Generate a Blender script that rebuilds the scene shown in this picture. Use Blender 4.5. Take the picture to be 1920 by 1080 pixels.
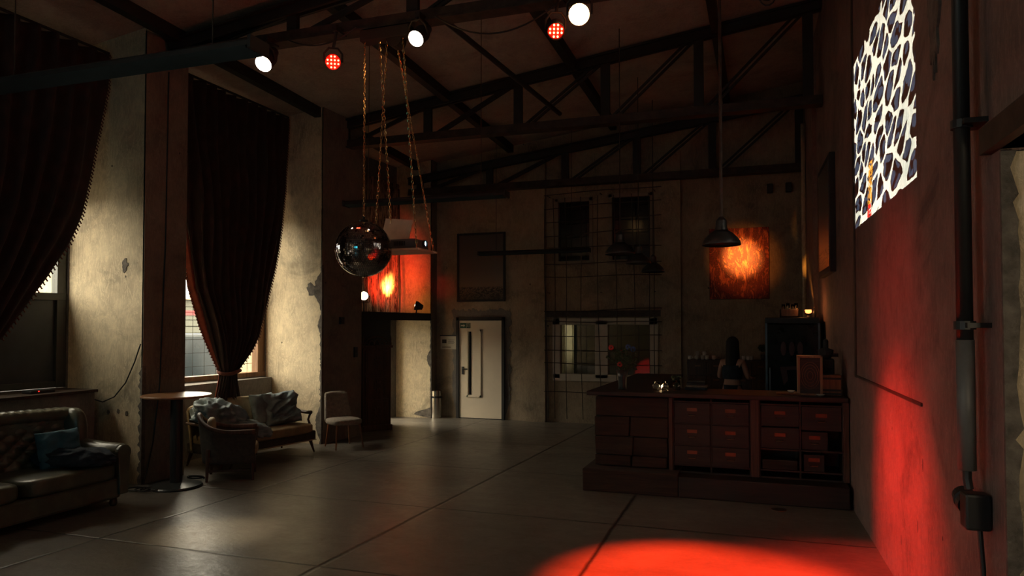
import bpy, bmesh, math, random
from math import sin, cos, pi, radians, atan2, sqrt
from mathutils import Vector, Matrix, noise

random.seed(7)
for _o in list(bpy.data.objects):
    bpy.data.objects.remove(_o)
SC = bpy.context.scene
COL = SC.collection

# ------------------------------------------------------------------ camera
CAM_H = 1.95
_yaw = math.radians(19.181)
_pit = math.radians(1.5)
cd = bpy.data.cameras.new('camera')
cam = bpy.data.objects.new('camera', cd)
COL.objects.link(cam)
cam.location = (0, 0, CAM_H)
cam.rotation_euler = (math.radians(90) + _pit, 0, _yaw)
cd.sensor_width = 36
cd.lens = 36 * 1365 / 1920
cd.shift_y = 34.26 / 1920
cd.clip_end = 300
SC.camera = cam

# ------------------------------------------------------------------ view, world
SC.view_settings.view_transform = 'Standard'
SC.view_settings.look = 'None'
SC.view_settings.gamma = 1
SC.view_settings.use_curve_mapping = False
SC.view_settings.exposure = 0.0

W = bpy.data.worlds.new('sky')
SC.world = W
W.use_nodes = True
_bg = W.node_tree.nodes['Background']
_bg.inputs[0].default_value = (1.0, 0.93, 0.80, 1)      # bright overcast sky
_bg.inputs[1].default_value = 13.5


def light(name, kind, loc, energy, color, target=None, size=0.05, spot=None, blend=0.5, parent=None):
    l = bpy.data.lights.new(name, kind)
    l.energy = energy
    l.color = color
    if kind == 'SPOT':
        l.spot_size = radians(spot)
        l.spot_blend = blend
        l.shadow_soft_size = size
    elif kind == 'POINT':
        l.shadow_soft_size = size
    o = bpy.data.objects.new(name, l)
    o.location = loc
    if target is not None:
        d = Vector(target) - Vector(loc)
        o.rotation_euler = d.to_track_quat('-Z', 'Y').to_euler()
    COL.objects.link(o)
    return o


def portal(loc, w, h, normal):
    l = bpy.data.lights.new('window_portal', 'AREA')
    l.shape = 'RECTANGLE'
    l.size = w
    l.size_y = h
    l.cycles.is_portal = True
    o = bpy.data.objects.new('window_portal', l)
    o.location = loc
    o.rotation_euler = Vector(normal).to_track_quat('-Z', 'Y').to_euler()
    COL.objects.link(o)


# lamps of the room (the bodies are built further down where they hang)
RED = (1.0, 0.02, 0.012)
AMBER = (1.0, 0.36, 0.06)
WARM = (1.0, 0.72, 0.42)
# red LED cans on the first truss: pool on the floor and wash up the right wall
light('red_floor_beam', 'SPOT', (-1.98, 7.02, 4.87), 7600, (1.0, 0.04, 0.008), (-0.42, 5.55, 0.0), 0.06, 30, 0.7)
light('red_wall_beam', 'SPOT', (-4.55, 6.98, 4.85), 5200, (1.0, 0.03, 0.02), (0.93, 6.0, 0.25), 0.08, 24, 1.0)
light('red_wall_wash', 'SPOT', (-4.45, 6.95, 4.88), 520, (1.0, 0.02, 0.028), (0.93, 6.2, 1.8), 0.08, 25, 1.0)
# warm white can: beam added to brighten the window's reflection on the floor
light('warm_floor_beam', 'SPOT', (-5.5, 6.98, 4.95), 760, (1.0, 0.80, 0.50), (-4.9, 5.6, 0.0), 0.08, 15, 1.0)
# amber can: hot spot on the painting over the bar
light('amber_picture_beam', 'SPOT', (-1.7, 7.25, 5.03), 1000, (1.0, 0.26, 0.03), (-0.38, 14.2, 3.18), 0.05, 12, 1.0)
light('amber_picture_core', 'SPOT', (-1.72, 7.2, 5.0), 13000, (1.0, 0.50, 0.09), (-0.40, 14.2, 3.20), 0.05, 6.4, 1.0)
# red wash the cans throw about the roof
light('red_roof_wash', 'POINT', (-4.6, 6.8, 4.75), 4, (1.0, 0.07, 0.03), None, 0.1)
light('amber_roof_wash', 'POINT', (-1.7, 6.95, 4.95), 4.5, (1.0, 0.22, 0.06), None, 0.1)
light('warm_chain_glow', 'POINT', (-3.62, 6.8, 4.9), 1.6, (1.0, 0.55, 0.2), None, 0.06)
# floodlights on the platform
light('amber_flood_beam', 'SPOT', (-6.85, 13.2, 2.45), 1100, (1.0, 0.42, 0.08), (-7.5, 13.5, 2.80), 0.05, 36, 1.0)
light('amber_flood_spill', 'POINT', (-6.92, 13.6, 2.42), 1.2, (1.0, 0.33, 0.05), None, 0.03)
light('red_flood_beam', 'SPOT', (-6.8, 12.3, 2.5), 190, (1.0, 0.04, 0.012), (-7.45, 13.6, 3.0), 0.1, 66, 1.0)
light('red_back_wall_glow', 'SPOT', (-6.5, 13.3, 2.9), 5, (1.0, 0.04, 0.02), (-6.5, 14.3, 2.75), 0.1, 42, 1.0)

# ------------------------------------------------------------------ node helpers
def new_mat(name):
    m = bpy.data.materials.new(name)
    m.use_nodes = True
    nt = m.node_tree
    b = nt.nodes['Principled BSDF']
    return m, nt, b


def N(nt, t, **kw):
    n = nt.nodes.new(t)
    for k, v in kw.items():
        setattr(n, k, v)
    return n


def L(nt, a, b):
    nt.links.new(a, b)


def noise_n(nt, vec, scale, detail=5, rough=0.6, dist=0.0):
    n = N(nt, 'ShaderNodeTexNoise')
    n.inputs['Scale'].default_value = scale
    n.inputs['Detail'].default_value = detail
    n.inputs['Roughness'].default_value = rough
    n.inputs['Distortion'].default_value = dist
    L(nt, vec, n.inputs['Vector'])
    return n.outputs['Fac']


def ramp(nt, fac, stops):
    r = N(nt, 'ShaderNodeValToRGB')
    el = r.color_ramp.elements
    el[0].position, el[0].color = stops[0][0], (*stops[0][1], 1)
    el[1].position, el[1].color = stops[-1][0], (*stops[-1][1], 1)
    for p, c in stops[1:-1]:
        e = el.new(p)
        e.color = (*c, 1)
    L(nt, fac, r.inputs[0])
    return r.outputs[0]


def mixc(nt, fac, a, b, mode='MIX'):
    m = N(nt, 'ShaderNodeMix', data_type='RGBA', blend_type=mode)
    for s, v in ((m.inputs[0], fac), (m.inputs[6], a), (m.inputs[7], b)):
        if hasattr(v, 'links') or hasattr(v, 'is_linked'):
            L(nt, v, s)
        elif isinstance(v, (int, float)):
            s.default_value = v
        else:
            s.default_value = (*v, 1)
    return m.outputs[2]


def mth(nt, op, a, b=None, c=None, clamp=False):
    m = N(nt, 'ShaderNodeMath', operation=op, use_clamp=clamp)
    for i, v in enumerate((a, b, c)):
        if v is None:
            continue
        if isinstance(v, (int, float)):
            m.inputs[i].default_value = v
        else:
            L(nt, v, m.inputs[i])
    return m.outputs[0]


def pos(nt, scale=(1, 1, 1), obj=False):
    mp = N(nt, 'ShaderNodeMapping')
    mp.inputs['Scale'].default_value = scale
    if obj:
        L(nt, N(nt, 'ShaderNodeTexCoord').outputs['Object'], mp.inputs[0])
    else:
        L(nt, N(nt, 'ShaderNodeNewGeometry').outputs['Position'], mp.inputs[0])
    return mp.outputs[0]


def bump(nt, b, h, strength=0.4, dist=0.01):
    n = N(nt, 'ShaderNodeBump')
    n.inputs['Strength'].default_value = strength
    n.inputs['Distance'].default_value = dist
    L(nt, h, n.inputs['Height'])
    L(nt, n.outputs[0], b.inputs['Normal'])


def plain(name, col, rough=0.6, metal=0.0, var=0.15, vs=8.0, bs=0.0, scale=(1, 1, 1), obj=True, **kw):
    m, nt, b = new_mat(name)
    v = pos(nt, scale, obj)
    f = noise_n(nt, v, vs, 4)
    c = ramp(nt, f, [(0.3, tuple(x * (1 - var) for x in col)), (0.7, tuple(min(1, x * (1 + var)) for x in col))])
    L(nt, c, b.inputs['Base Color'])
    b.inputs['Roughness'].default_value = rough
    b.inputs['Metallic'].default_value = metal
    if bs:
        bump(nt, b, noise_n(nt, v, vs * 4, 4), bs, 0.01)
    for k, x in kw.items():
        b.inputs[k].default_value = x
    return m


def emit(name, col, s):
    m, nt, b = new_mat(name)
    b.inputs['Base Color'].default_value = (*col, 1)
    b.inputs['Emission Color'].default_value = (*col, 1)
    b.inputs['Emission Strength'].default_value = s
    return m


def plaster(name, light_c, mid, dark, stain=0.5, holes=True, speed=1.0, rough=0.85):
    m, nt, b = new_mat(name)
    v = pos(nt)
    big = noise_n(nt, v, 1.3 * speed, 7, 0.62, 0.5)
    fine = noise_n(nt, v, 9 * speed, 6, 0.7, 1.2)
    c = ramp(nt, big, [(0.32, dark), (0.45, mid), (0.62, light_c)])
    cl = noise_n(nt, v, 4.5 * speed, 8, 0.7, 0.8)
    cm = ramp(nt, cl, [(0.42, (0, 0, 0)), (0.60, (1, 1, 1))])
    c = mixc(nt, mth(nt, 'MULTIPLY', cm, 0.42), c, mixc(nt, 0.35, dark, mid))
    c = mixc(nt, mth(nt, 'MULTIPLY', fine, 0.75), c, mixc(nt, 0.5, c, dark))
    # streaky trowel marks and pale scratches
    vs_ = pos(nt, (3.0, 3.0, 0.7))
    st = noise_n(nt, vs_, 2.4, 8, 0.75, 2.5)
    ed = mth(nt, 'ABSOLUTE', mth(nt, 'SUBTRACT', st, 0.5))
    scr = mth(nt, 'LESS_THAN', ed, 0.016)
    c = mixc(nt, mth(nt, 'MULTIPLY', scr, 0.5), c, tuple(min(0.9, x * 1.15) for x in light_c))
    stn = noise_n(nt, v, 0.9, 8, 0.68, 1.0)
    sm = ramp(nt, stn, [(0.56, (0, 0, 0)), (0.70, (1, 1, 1))])
    c = mixc(nt, mth(nt, 'MULTIPLY', sm, stain), c, tuple(x * 0.35 for x in dark))
    if name == 'right_wall_plaster':      # long vertical gouges low on the wall
        vo2 = N(nt, 'ShaderNodeTexVoronoi'); vo2.inputs['Scale'].default_value = 5.0
        L(nt, pos(nt, (1, 1, 0.28)), vo2.inputs['Vector'])
        sz = N(nt, 'ShaderNodeSeparateXYZ'); L(nt, v, sz.inputs[0])
        gg = mth(nt, 'LESS_THAN', mth(nt, 'ADD', vo2.outputs['Distance'], mth(nt, 'MULTIPLY', fine, 0.05)), 0.085)
        gg = mth(nt, 'MULTIPLY', gg, mth(nt, 'LESS_THAN', sz.outputs[2], 1.35))
        c = mixc(nt, mth(nt, 'MULTIPLY', gg, 0.8), c, (0.02, 0.012, 0.01))
    if holes:
        vo = N(nt, 'ShaderNodeTexVoronoi')
        vo.inputs['Scale'].default_value = 3.2
        vo.inputs['Randomness'].default_value = 1
        L(nt, pos(nt, (1, 1, 0.8)), vo.inputs['Vector'])
        nz = noise_n(nt, v, 25, 3)
        d = mth(nt, 'ADD', vo.outputs['Distance'], mth(nt, 'MULTIPLY', nz, 0.08))
        h = mth(nt, 'LESS_THAN', d, 0.085)
        gate = mth(nt, 'GREATER_THAN', noise_n(nt, v, 0.8, 2), 0.5)
        h = mth(nt, 'MULTIPLY', h, gate)
        c = mixc(nt, mth(nt, 'MULTIPLY', h, 0.85), c, (0.02, 0.018, 0.015))
        hh = mth(nt, 'SUBTRACT', fine, mth(nt, 'MULTIPLY', h, 1.5))
    else:
        hh = fine
    L(nt, c, b.inputs['Base Color'])
    b.inputs['Roughness'].default_value = rough
    bump(nt, b, hh, 0.55, 0.012)
    return m


def wood(name, a, bcol, axis=2, rough=0.55, sc=1.0, bs=0.25, obj=True):
    m, nt, b = new_mat(name)
    s = [14 * sc, 14 * sc, 14 * sc]
    s[axis] = 0.9 * sc
    v = pos(nt, tuple(s), obj)
    f = noise_n(nt, v, 1.2, 6, 0.65, 1.5)
    c = ramp(nt, f, [(0.3, bcol), (0.55, a), (0.75, tuple(min(1, x * 1.5) for x in a))])
    L(nt, c, b.inputs['Base Color'])
    b.inputs['Roughness'].default_value = rough
    bump(nt, b, f, bs, 0.004)
    return m


M = {}
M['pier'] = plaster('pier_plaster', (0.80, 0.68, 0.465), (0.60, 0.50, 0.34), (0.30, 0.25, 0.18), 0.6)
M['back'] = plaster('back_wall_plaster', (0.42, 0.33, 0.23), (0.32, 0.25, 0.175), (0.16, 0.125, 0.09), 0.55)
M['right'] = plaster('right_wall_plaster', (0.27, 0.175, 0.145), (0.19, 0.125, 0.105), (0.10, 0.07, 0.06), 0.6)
M['jamb'] = plaster('jamb_plaster', (0.62, 0.52, 0.36), (0.46, 0.38, 0.26), (0.16, 0.13, 0.10), 0.8)
M['ceil'] = plaster('ceiling_boards', (0.46, 0.40, 0.35), (0.36, 0.31, 0.27), (0.20, 0.17, 0.145), 0.4, False, 0.7)
M['render'] = plaster('sill_render', (0.22, 0.20, 0.18), (0.15, 0.14, 0.13), (0.09, 0.085, 0.08), 0.3, False)
M['brick'] = plain('broken_masonry', (0.12, 0.105, 0.09), 0.95, 0, 0.5, 12, 0.8, obj=False)
M['steel'] = plain('black_steel', (0.020, 0.019, 0.018), 0.6, 0.2, 0.3, 5)
M['rust'] = plain('rusty_steel', (0.055, 0.04, 0.032), 0.6, 0.4, 0.5, 6)
M['black'] = plain('black_paint', (0.012, 0.013, 0.014), 0.5)
M['blackm'] = plain('matt_black', (0.02, 0.02, 0.021), 0.8)
M['tint'] = plain('dark_panel', (0.030, 0.042, 0.050), 0.35, 0, 0.3, 3)
M['frame_dark'] = plain('dark_green_window_frame', (0.045, 0.055, 0.05), 0.45)
M['frame_brown'] = wood('brown_window_frame', (0.22, 0.11, 0.045), (0.11, 0.05, 0.02), 2)
M['white_paint'] = plain('white_frame_paint', (0.52, 0.46, 0.38), 0.55, 0, 0.12, 5)
M['frame_dim'] = plain('dim_frame_paint', (0.24, 0.19, 0.15), 0.6, 0, 0.15, 5)
M['door'] = plain('door_paint', (0.74, 0.64, 0.50), 0.45, 0, 0.05, 3)
M['wood'] = wood('dark_bar_wood', (0.036, 0.019, 0.013), (0.015, 0.009, 0.006), 0)
M['woodv'] = wood('dark_bar_wood_upright', (0.10, 0.045, 0.028), (0.03, 0.016, 0.01), 2)
M['woodrough'] = wood('rough_timber', (0.052, 0.030, 0.020), (0.02, 0.012, 0.009), 0, 0.85, 1.0, 0.6)
M['woodlight'] = wood('pale_wood', (0.32, 0.17, 0.09), (0.20, 0.10, 0.055), 2, 0.5)
M['leg'] = wood('varnished_leg', (0.20, 0.075, 0.03), (0.09, 0.035, 0.015), 2, 0.35)
M['darkwood'] = wood('dark_carved_wood', (0.075, 0.038, 0.023), (0.032, 0.017, 0.011), 2, 0.5)
M['tabletop'] = wood('high_table_top', (0.34, 0.17, 0.085), (0.2, 0.1, 0.05), 0, 0.3)
M['leather'] = plain('green_black_leather', (0.085, 0.092, 0.068), 0.30, 0, 0.35, 5, 0.15)
M['velvet'] = plain('olive_velvet', (0.27, 0.20, 0.11), 0.75, 0, 0.25, 6, 0.2)
M['darkfab'] = plain('dark_upholstery', (0.05, 0.04, 0.032), 0.85, 0, 0.3, 22, 0.35)
M['bare'] = plaster('shaded_pier_masonry', (0.25, 0.205, 0.155), (0.19, 0.155, 0.12), (0.11, 0.09, 0.07), 0.4)  # room side of the piers: masonry tone with the shade put into the colour
M['greyfab'] = plain('grey_brown_upholstery', (0.20, 0.165, 0.13), 0.85, 0, 0.3, 22, 0.35)
M['cream'] = plain('worn_cream_edging', (0.40, 0.33, 0.22), 0.7)
M['blue'] = plain('teal_blue_cotton', (0.035, 0.11, 0.155), 0.85, 0, 0.25, 9, 0.2)
M['navy'] = plain('navy_wool', (0.018, 0.03, 0.045), 0.95, 0, 0.4, 14, 0.5)
M['greycloth'] = plain('slate_grey_cotton', (0.17, 0.215, 0.235), 0.85, 0, 0.25, 9, 0.3)
M['chrome'] = plain('brushed_chrome', (0.62, 0.58, 0.5), 0.25, 1.0, 0.1)
M['brass'] = plain('aged_brass', (0.22, 0.11, 0.065), 0.35, 0.85, 0.2)
M['enamel'] = plain('dark_enamel', (0.03, 0.035, 0.035), 0.3)
M['pipe_grey'] = plain('grey_pipe_paint', (0.11, 0.11, 0.11), 0.5)
M['white_card'] = plain('pale_board', (0.68, 0.55, 0.40), 0.75, 0, 0.1)
M['paper'] = plain('paper', (0.6, 0.55, 0.45), 0.8, 0, 0.05)
M['skin'] = plain('skin', (0.42, 0.24, 0.17), 0.55, 0, 0.05)
M['hair'] = plain('dark_hair', (0.008, 0.007, 0.006), 0.8, 0, 0.3, 30)
M['ceramic'] = plain('white_ceramic', (0.62, 0.58, 0.52), 0.25, 0, 0.05)
M['leaf'] = plain('dark_leaf', (0.03, 0.05, 0.02), 0.6)
M['redpetal'] = plain('red_petal', (0.45, 0.03, 0.03), 0.6)
M['bluepetal'] = plain('blue_petal', (0.03, 0.08, 0.25), 0.6)
M['fridge'] = plain('dark_fridge_glass', (0.010, 0.016, 0.018), 0.15)
M['steelblue'] = plain('fridge_edge_metal', (0.14, 0.19, 0.24), 0.3, 0.6)

# glass
m, nt, b = new_mat('clear_glass')
b.inputs['Base Color'].default_value = (0.9, 0.95, 0.93, 1)
b.inputs['Roughness'].default_value = 0.02
b.inputs['Transmission Weight'].default_value = 1.0
b.inputs['IOR'].default_value = 1.35
M['glass'] = m
m, nt, b = new_mat('window_glass')
tr = N(nt, 'ShaderNodeBsdfTransparent')
tr.inputs[0].default_value = (0.96, 0.94, 0.88, 1)
gl = N(nt, 'ShaderNodeBsdfGlossy')
gl.inputs['Roughness'].default_value = 0.02
mx = N(nt, 'ShaderNodeMixShader')
mx.inputs[0].default_value = 0.06
L(nt, tr.outputs[0], mx.inputs[1]); L(nt, gl.outputs[0], mx.inputs[2])
L(nt, mx.outputs[0], nt.nodes['Material Output'].inputs['Surface'])
M['pane'] = m
M['black_pane'] = plain('blacked_out_glass', (0.006, 0.008, 0.010), 0.12)

# curtain cloth: heavy, woven pattern, lets a little red light through
m, nt, b = new_mat('curtain_velvet')
v = pos(nt, (1, 1, 1), True)
wv = N(nt, 'ShaderNodeTexVoronoi'); wv.inputs['Scale'].default_value = 9
L(nt, pos(nt, (1, 1, 0.6)), wv.inputs['Vector'])
c = ramp(nt, wv.outputs['Distance'], [(0.2, (0.046, 0.022, 0.018)), (0.6, (0.026, 0.015, 0.013))])
L(nt, c, b.inputs['Base Color'])
b.inputs['Roughness'].default_value = 0.9
tl = N(nt, 'ShaderNodeBsdfTranslucent'); tl.inputs[0].default_value = (0.30, 0.035, 0.015, 1)
mx = N(nt, 'ShaderNodeMixShader'); mx.inputs[0].default_value = 0.03
L(nt, b.outputs[0], mx.inputs[1]); L(nt, tl.outputs[0], mx.inputs[2])
L(nt, mx.outputs[0], nt.nodes['Material Output'].inputs['Surface'])
M['curtain'] = m
M['fringe'] = plain('curtain_fringe', (0.10, 0.03, 0.02), 0.9)
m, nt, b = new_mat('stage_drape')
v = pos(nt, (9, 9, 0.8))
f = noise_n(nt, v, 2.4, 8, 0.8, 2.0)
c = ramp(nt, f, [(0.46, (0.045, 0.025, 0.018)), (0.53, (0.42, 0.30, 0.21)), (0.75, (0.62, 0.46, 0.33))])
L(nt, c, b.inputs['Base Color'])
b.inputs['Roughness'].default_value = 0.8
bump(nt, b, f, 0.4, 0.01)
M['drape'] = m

# concrete floor with saw-cut joints and polished stains
m, nt, b = new_mat('concrete_floor')
g = N(nt, 'ShaderNodeNewGeometry')
sx = N(nt, 'ShaderNodeSeparateXYZ'); L(nt, g.outputs['Position'], sx.inputs[0])
X, Y = sx.outputs[0], sx.outputs[1]
v = pos(nt)
wob = mth(nt, 'MULTIPLY', mth(nt, 'SUBTRACT', noise_n(nt, v, 6, 4), 0.5), 0.03)
joint = None
def addj(d, w):
    global joint
    s = mth(nt, 'SUBTRACT', 1.2, mth(nt, 'DIVIDE', mth(nt, 'ABSOLUTE', mth(nt, 'ADD', d, wob)), w), clamp=True)
    joint = s if joint is None else mth(nt, 'MAXIMUM', joint, s)
for x0, k, w in ((-5.78, 0.035, 0.022), (-3.43, 0.03, 0.028), (-1.37, -0.015, 0.024)):
    addj(mth(nt, 'SUBTRACT', X, mth(nt, 'ADD', mth(nt, 'MULTIPLY', mth(nt, 'SUBTRACT', Y, 5.0), k), x0)), w)
for y0 in (1.0, 3.05, 5.1, 7.12, 9.25, 11.4, 13.4):
    addj(mth(nt, 'SUBTRACT', Y, y0), 0.018)
big = noise_n(nt, v, 0.8, 7, 0.62, 0.6)
mid = noise_n(nt, pos(nt, (1, 1.6, 1)), 4.0, 7, 0.65, 0.4)
grit = noise_n(nt, pos(nt, (1, 1.3, 1)), 16.0, 5, 0.6, 0.3)
c = ramp(nt, big, [(0.32, (0.13, 0.115, 0.095)), (0.5, (0.20, 0.18, 0.15)), (0.7, (0.28, 0.25, 0.205))])
c = mixc(nt, mth(nt, 'MULTIPLY', mid, 0.8), c, (0.095, 0.085, 0.072))
c = mixc(nt, mth(nt, 'MULTIPLY', joint, 0.9), c, (0.012, 0.011, 0.010))
L(nt, c, b.inputs['Base Color'])
r = mth(nt, 'MULTIPLY_ADD', mth(nt, 'ADD', mid, grit), 0.22, 0.13)
L(nt, r, b.inputs['Roughness'])
bump(nt, b, mth(nt, 'SUBTRACT', mth(nt, 'ADD', mth(nt, 'MULTIPLY', mid, 0.5), mth(nt, 'MULTIPLY', grit, 0.35)), mth(nt, 'MULTIPLY', joint, 0.6)), 0.6, 0.010)
M['floor'] = m


# ------------------------------------------------------------------ mesh helpers
class MB:
    def __init__(self):
        self.bm = bmesh.new()

    def box(self, x0, x1, y0, y1, z0, z1):
        vs = [self.bm.verts.new((x, y, z)) for x in (x0, x1) for y in (y0, y1) for z in (z0, z1)]
        for f in ((0, 1, 3, 2), (4, 6, 7, 5), (0, 4, 5, 1), (2, 3, 7, 6), (0, 2, 6, 4), (1, 5, 7, 3)):
            self.bm.faces.new([vs[i] for i in f])
        return vs

    def cbox(self, c, s, rot=None):
        vs = self.box(-s[0] / 2, s[0] / 2, -s[1] / 2, s[1] / 2, -s[2] / 2, s[2] / 2)
        mt = Matrix.Translation(c)
        if rot is not None:
            mt = mt @ rot.to_4x4()
        for q in vs:
            q.co = mt @ q.co
        return vs

    def bar(self, a, b, w, h=None):
        """square section bar between two points"""
        h = h or w
        a, b = Vector(a), Vector(b)
        d = b - a
        rot = d.to_track_quat('Y', 'Z').to_matrix()
        return self.cbox((a + b) / 2, (w, d.length, h), rot)

    def tube(self, pts, r, n=8, cap=True, radii=None):
        pts = [Vector(p) for p in pts]
        rings = []
        up = None
        for i, p in enumerate(pts):
            d = (pts[min(i + 1, len(pts) - 1)] - pts[max(i - 1, 0)])
            if d.length < 1e-9:
                d = Vector((0, 0, 1))
            d.normalize()
            if up is None:
                up = Vector((0, 0, 1)) if abs(d.z) < 0.9 else Vector((1, 0, 0))
            s = d.cross(up)
            if s.length < 1e-6:
                s = d.cross(Vector((0, 1, 0)))
            s.normalize()
            t = s.cross(d).normalized()
            up = t
            rr = radii[i] if radii else r
            rings.append([self.bm.verts.new(p + (s * cos(2 * pi * k / n) + t * sin(2 * pi * k / n)) * rr) for k in range(n)])
        for a, b in zip(rings, rings[1:]):
            for k in range(n):
                self.bm.faces.new((a[k], a[(k + 1) % n], b[(k + 1) % n], b[k]))
        if cap:
            self.bm.faces.new(rings[0][::-1])
            self.bm.faces.new(rings[-1])

    def lathe(self, prof, n=24, c=(0, 0, 0), rot=None, cap=True):
        """profile of (radius, z)"""
        rings = []
        mt = Matrix.Translation(c)
        if rot is not None:
            mt = mt @ rot.to_4x4()
        for r, z in prof:
            rings.append([self.bm.verts.new(mt @ Vector((max(r, 1e-4) * cos(2 * pi * k / n), max(r, 1e-4) * sin(2 * pi * k / n), z))) for k in range(n)])
        for a, b in zip(rings, rings[1:]):
            for k in range(n):
                self.bm.faces.new((a[k], a[(k + 1) % n], b[(k + 1) % n], b[k]))
        if cap:
            self.bm.faces.new(rings[0][::-1])
            self.bm.faces.new(rings[-1])

    def grid(self, fn, nu, nv, closeu=False):
        g = [[self.bm.verts.new(fn(i / (nu if closeu else nu - 1), j / (nv - 1))) for j in range(nv)] for i in range(nu)]
        for i in range(nu if closeu else nu - 1):
            for j in range(nv - 1):
                i2 = (i + 1) % nu
                self.bm.faces.new((g[i][j], g[i2][j], g[i2][j + 1], g[i][j + 1]))
        return g

    def blob(self, c, r, n=16, m_=12, f=None, e=1.0, rot=None):
        """rounded lump, superellipsoid exponent e, optional displacement f(dir)->scale"""
        mt = Matrix.Translation(c)
        if rot is not None:
            mt = mt @ rot.to_4x4()
        sg = lambda x, p: math.copysign(abs(x) ** p, x)
        def fn(u, v):
            th, ph = 2 * pi * u, -pi / 2 + pi * v
            d = Vector((sg(cos(ph), e) * sg(cos(th), e), sg(cos(ph), e) * sg(sin(th), e), sg(sin(ph), e)))
            k = f(d) if f else 1.0
            return mt @ Vector((d.x * r[0] * k, d.y * r[1] * k, d.z * r[2] * k))
        self.grid(fn, n, m_, True)

    def poly(self, pts, h, axis='z'):
        """extrude closed outline (2D) by h; axis x,y,z gives direction"""
        def mk(p, t):
            return {'z': (p[0], p[1], t), 'y': (p[0], t, p[1]), 'x': (t, p[0], p[1])}[axis]
        a = [self.bm.verts.new(mk(p, h[0])) for p in pts]
        b = [self.bm.verts.new(mk(p, h[1])) for p in pts]
        n = len(pts)
        self.bm.faces.new(a[::-1]); self.bm.faces.new(b)
        for i in range(n):
            self.bm.faces.new((a[i], a[(i + 1) % n], b[(i + 1) % n], b[i]))

    def build(self, name, mat, parent=None, smooth=False, bevel=0.0, solid=0.0, sub=0, seg=2):
        bmesh.ops.remove_doubles(self.bm, verts=self.bm.verts, dist=1e-5)
        bmesh.ops.recalc_face_normals(self.bm, faces=self.bm.faces)
        me = bpy.data.meshes.new(name)
        self.bm.to_mesh(me)
        self.bm.free()
        if smooth:
            for p in me.polygons:
                p.use_smooth = True
        me.materials.append(mat)
        o = bpy.data.objects.new(name, me)
        COL.objects.link(o)
        if parent is not None:
            o.parent = parent
        if solid:
            s = o.modifiers.new('s', 'SOLIDIFY'); s.thickness = solid; s.offset = 0
        if bevel:
            bv = o.modifiers.new('b', 'BEVEL'); bv.width = bevel; bv.segments = seg; bv.limit_method = 'ANGLE'
            bv.angle_limit = radians(40)
        if sub:
            ss = o.modifiers.new('ss', 'SUBSURF'); ss.levels = sub; ss.render_levels = sub
        return o


def thing(name, label, cat, loc=(0, 0, 0), rz=0.0, group=None):
    o = bpy.data.objects.new(name, None)
    o.empty_display_size = 0.1
    o.location = loc
    o.rotation_euler = (0, 0, rz)
    COL.objects.link(o)
    return tag(o, label, cat, group)


def tag(o, label, cat, group=None, kind=None):
    o['label'] = label
    o['category'] = cat
    if group:
        o['group'] = group
    if kind:
        o['kind'] = kind
    return o


def struct(name, mb, mat, parent=None, label=None, **kw):
    o = mb.build(name, mat, parent, **kw)
    if parent is None:
        o['kind'] = 'structure'
    if label:
        o['label'] = label
    return o


def sempty(name, loc=(0, 0, 0), rz=0.0):
    o = bpy.data.objects.new(name, None)
    o.location = loc
    o.rotation_euler = (0, 0, rz)
    COL.objects.link(o)
    o['kind'] = 'structure'
    return o


def dup(root, loc, rz=None, label=None, group=None):
    r = root.copy(); COL.objects.link(r); r.location = loc
    if rz is not None:
        r.rotation_euler = (r.rotation_euler[0], r.rotation_euler[1], rz)
    if label: r['label'] = label
    if group: r['group'] = group
    for ch in list(root.children):
        c_ = ch.copy(); COL.objects.link(c_); c_.parent = r
        for g_ in ch.children:
            d_ = g_.copy(); COL.objects.link(d_); d_.parent = c_
    return r


def interp(tab, z):
    """piecewise-linear lookup, tab sorted by descending z"""
    if z >= tab[0][0]:
        return tab[0][1]
    for (z0, v0), (z1, v1) in zip(tab, tab[1:]):
        if z >= z1:
            t = (z - z1) / (z0 - z1)
            return v1 + (v0 - v1) * t
    return tab[-1][1]


def wallgrid(mb, fn, u0, u1, z0, z1, holes):
    """boxes covering a wall except its holes; fn(ua,ub,za,zb) adds one box"""
    us = sorted({u0, u1, *[h[0] for h in holes], *[h[1] for h in holes]})
    us = [u for u in us if u0 <= u <= u1]
    for ua, ub in zip(us, us[1:]):
        cuts = sorted([(h[2], h[3]) for h in holes if h[0] <= ua + 1e-6 and h[1] >= ub - 1e-6])
        z = z0
        for c0, c1 in cuts:
            if c0 > z + 1e-6:
                fn(ua, ub, z, c0)
            z = c1
        if z < z1 - 1e-6:
            fn(ua, ub, z, z1)

# ================================================================== THE SHELL
def ceil_z(x, y):
    return 5.68 + 0.13 * (x + 7) - 0.04 * (y - 7.3)


def rw_x(y):                      # room face of the right-hand wall
    return 1.111 - 0.029 * y


mb = MB(); mb.box(-9.2, 4.6, -6.6, 14.6, -0.2, 0)
struct('floor', mb, M['floor'])

mb = MB()
vs = []
for x, y in ((-9.3, -6.8), (1.6, -6.8), (1.6, 14.7), (-9.3, 14.7)):
    vs.append((mb.bm.verts.new((x, y, ceil_z(x, y))), mb.bm.verts.new((x, y, ceil_z(x, y) + 0.3))))
mb.bm.faces.new([a for a, _ in vs]); mb.bm.faces.new([b_ for _, b_ in vs][::-1])
for i in range(4):
    a, b_ = vs[i], vs[(i + 1) % 4]
    mb.bm.faces.new((a[0], b_[0], b_[1], a[1]))
struct('ceiling', mb, M['ceil'])

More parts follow.
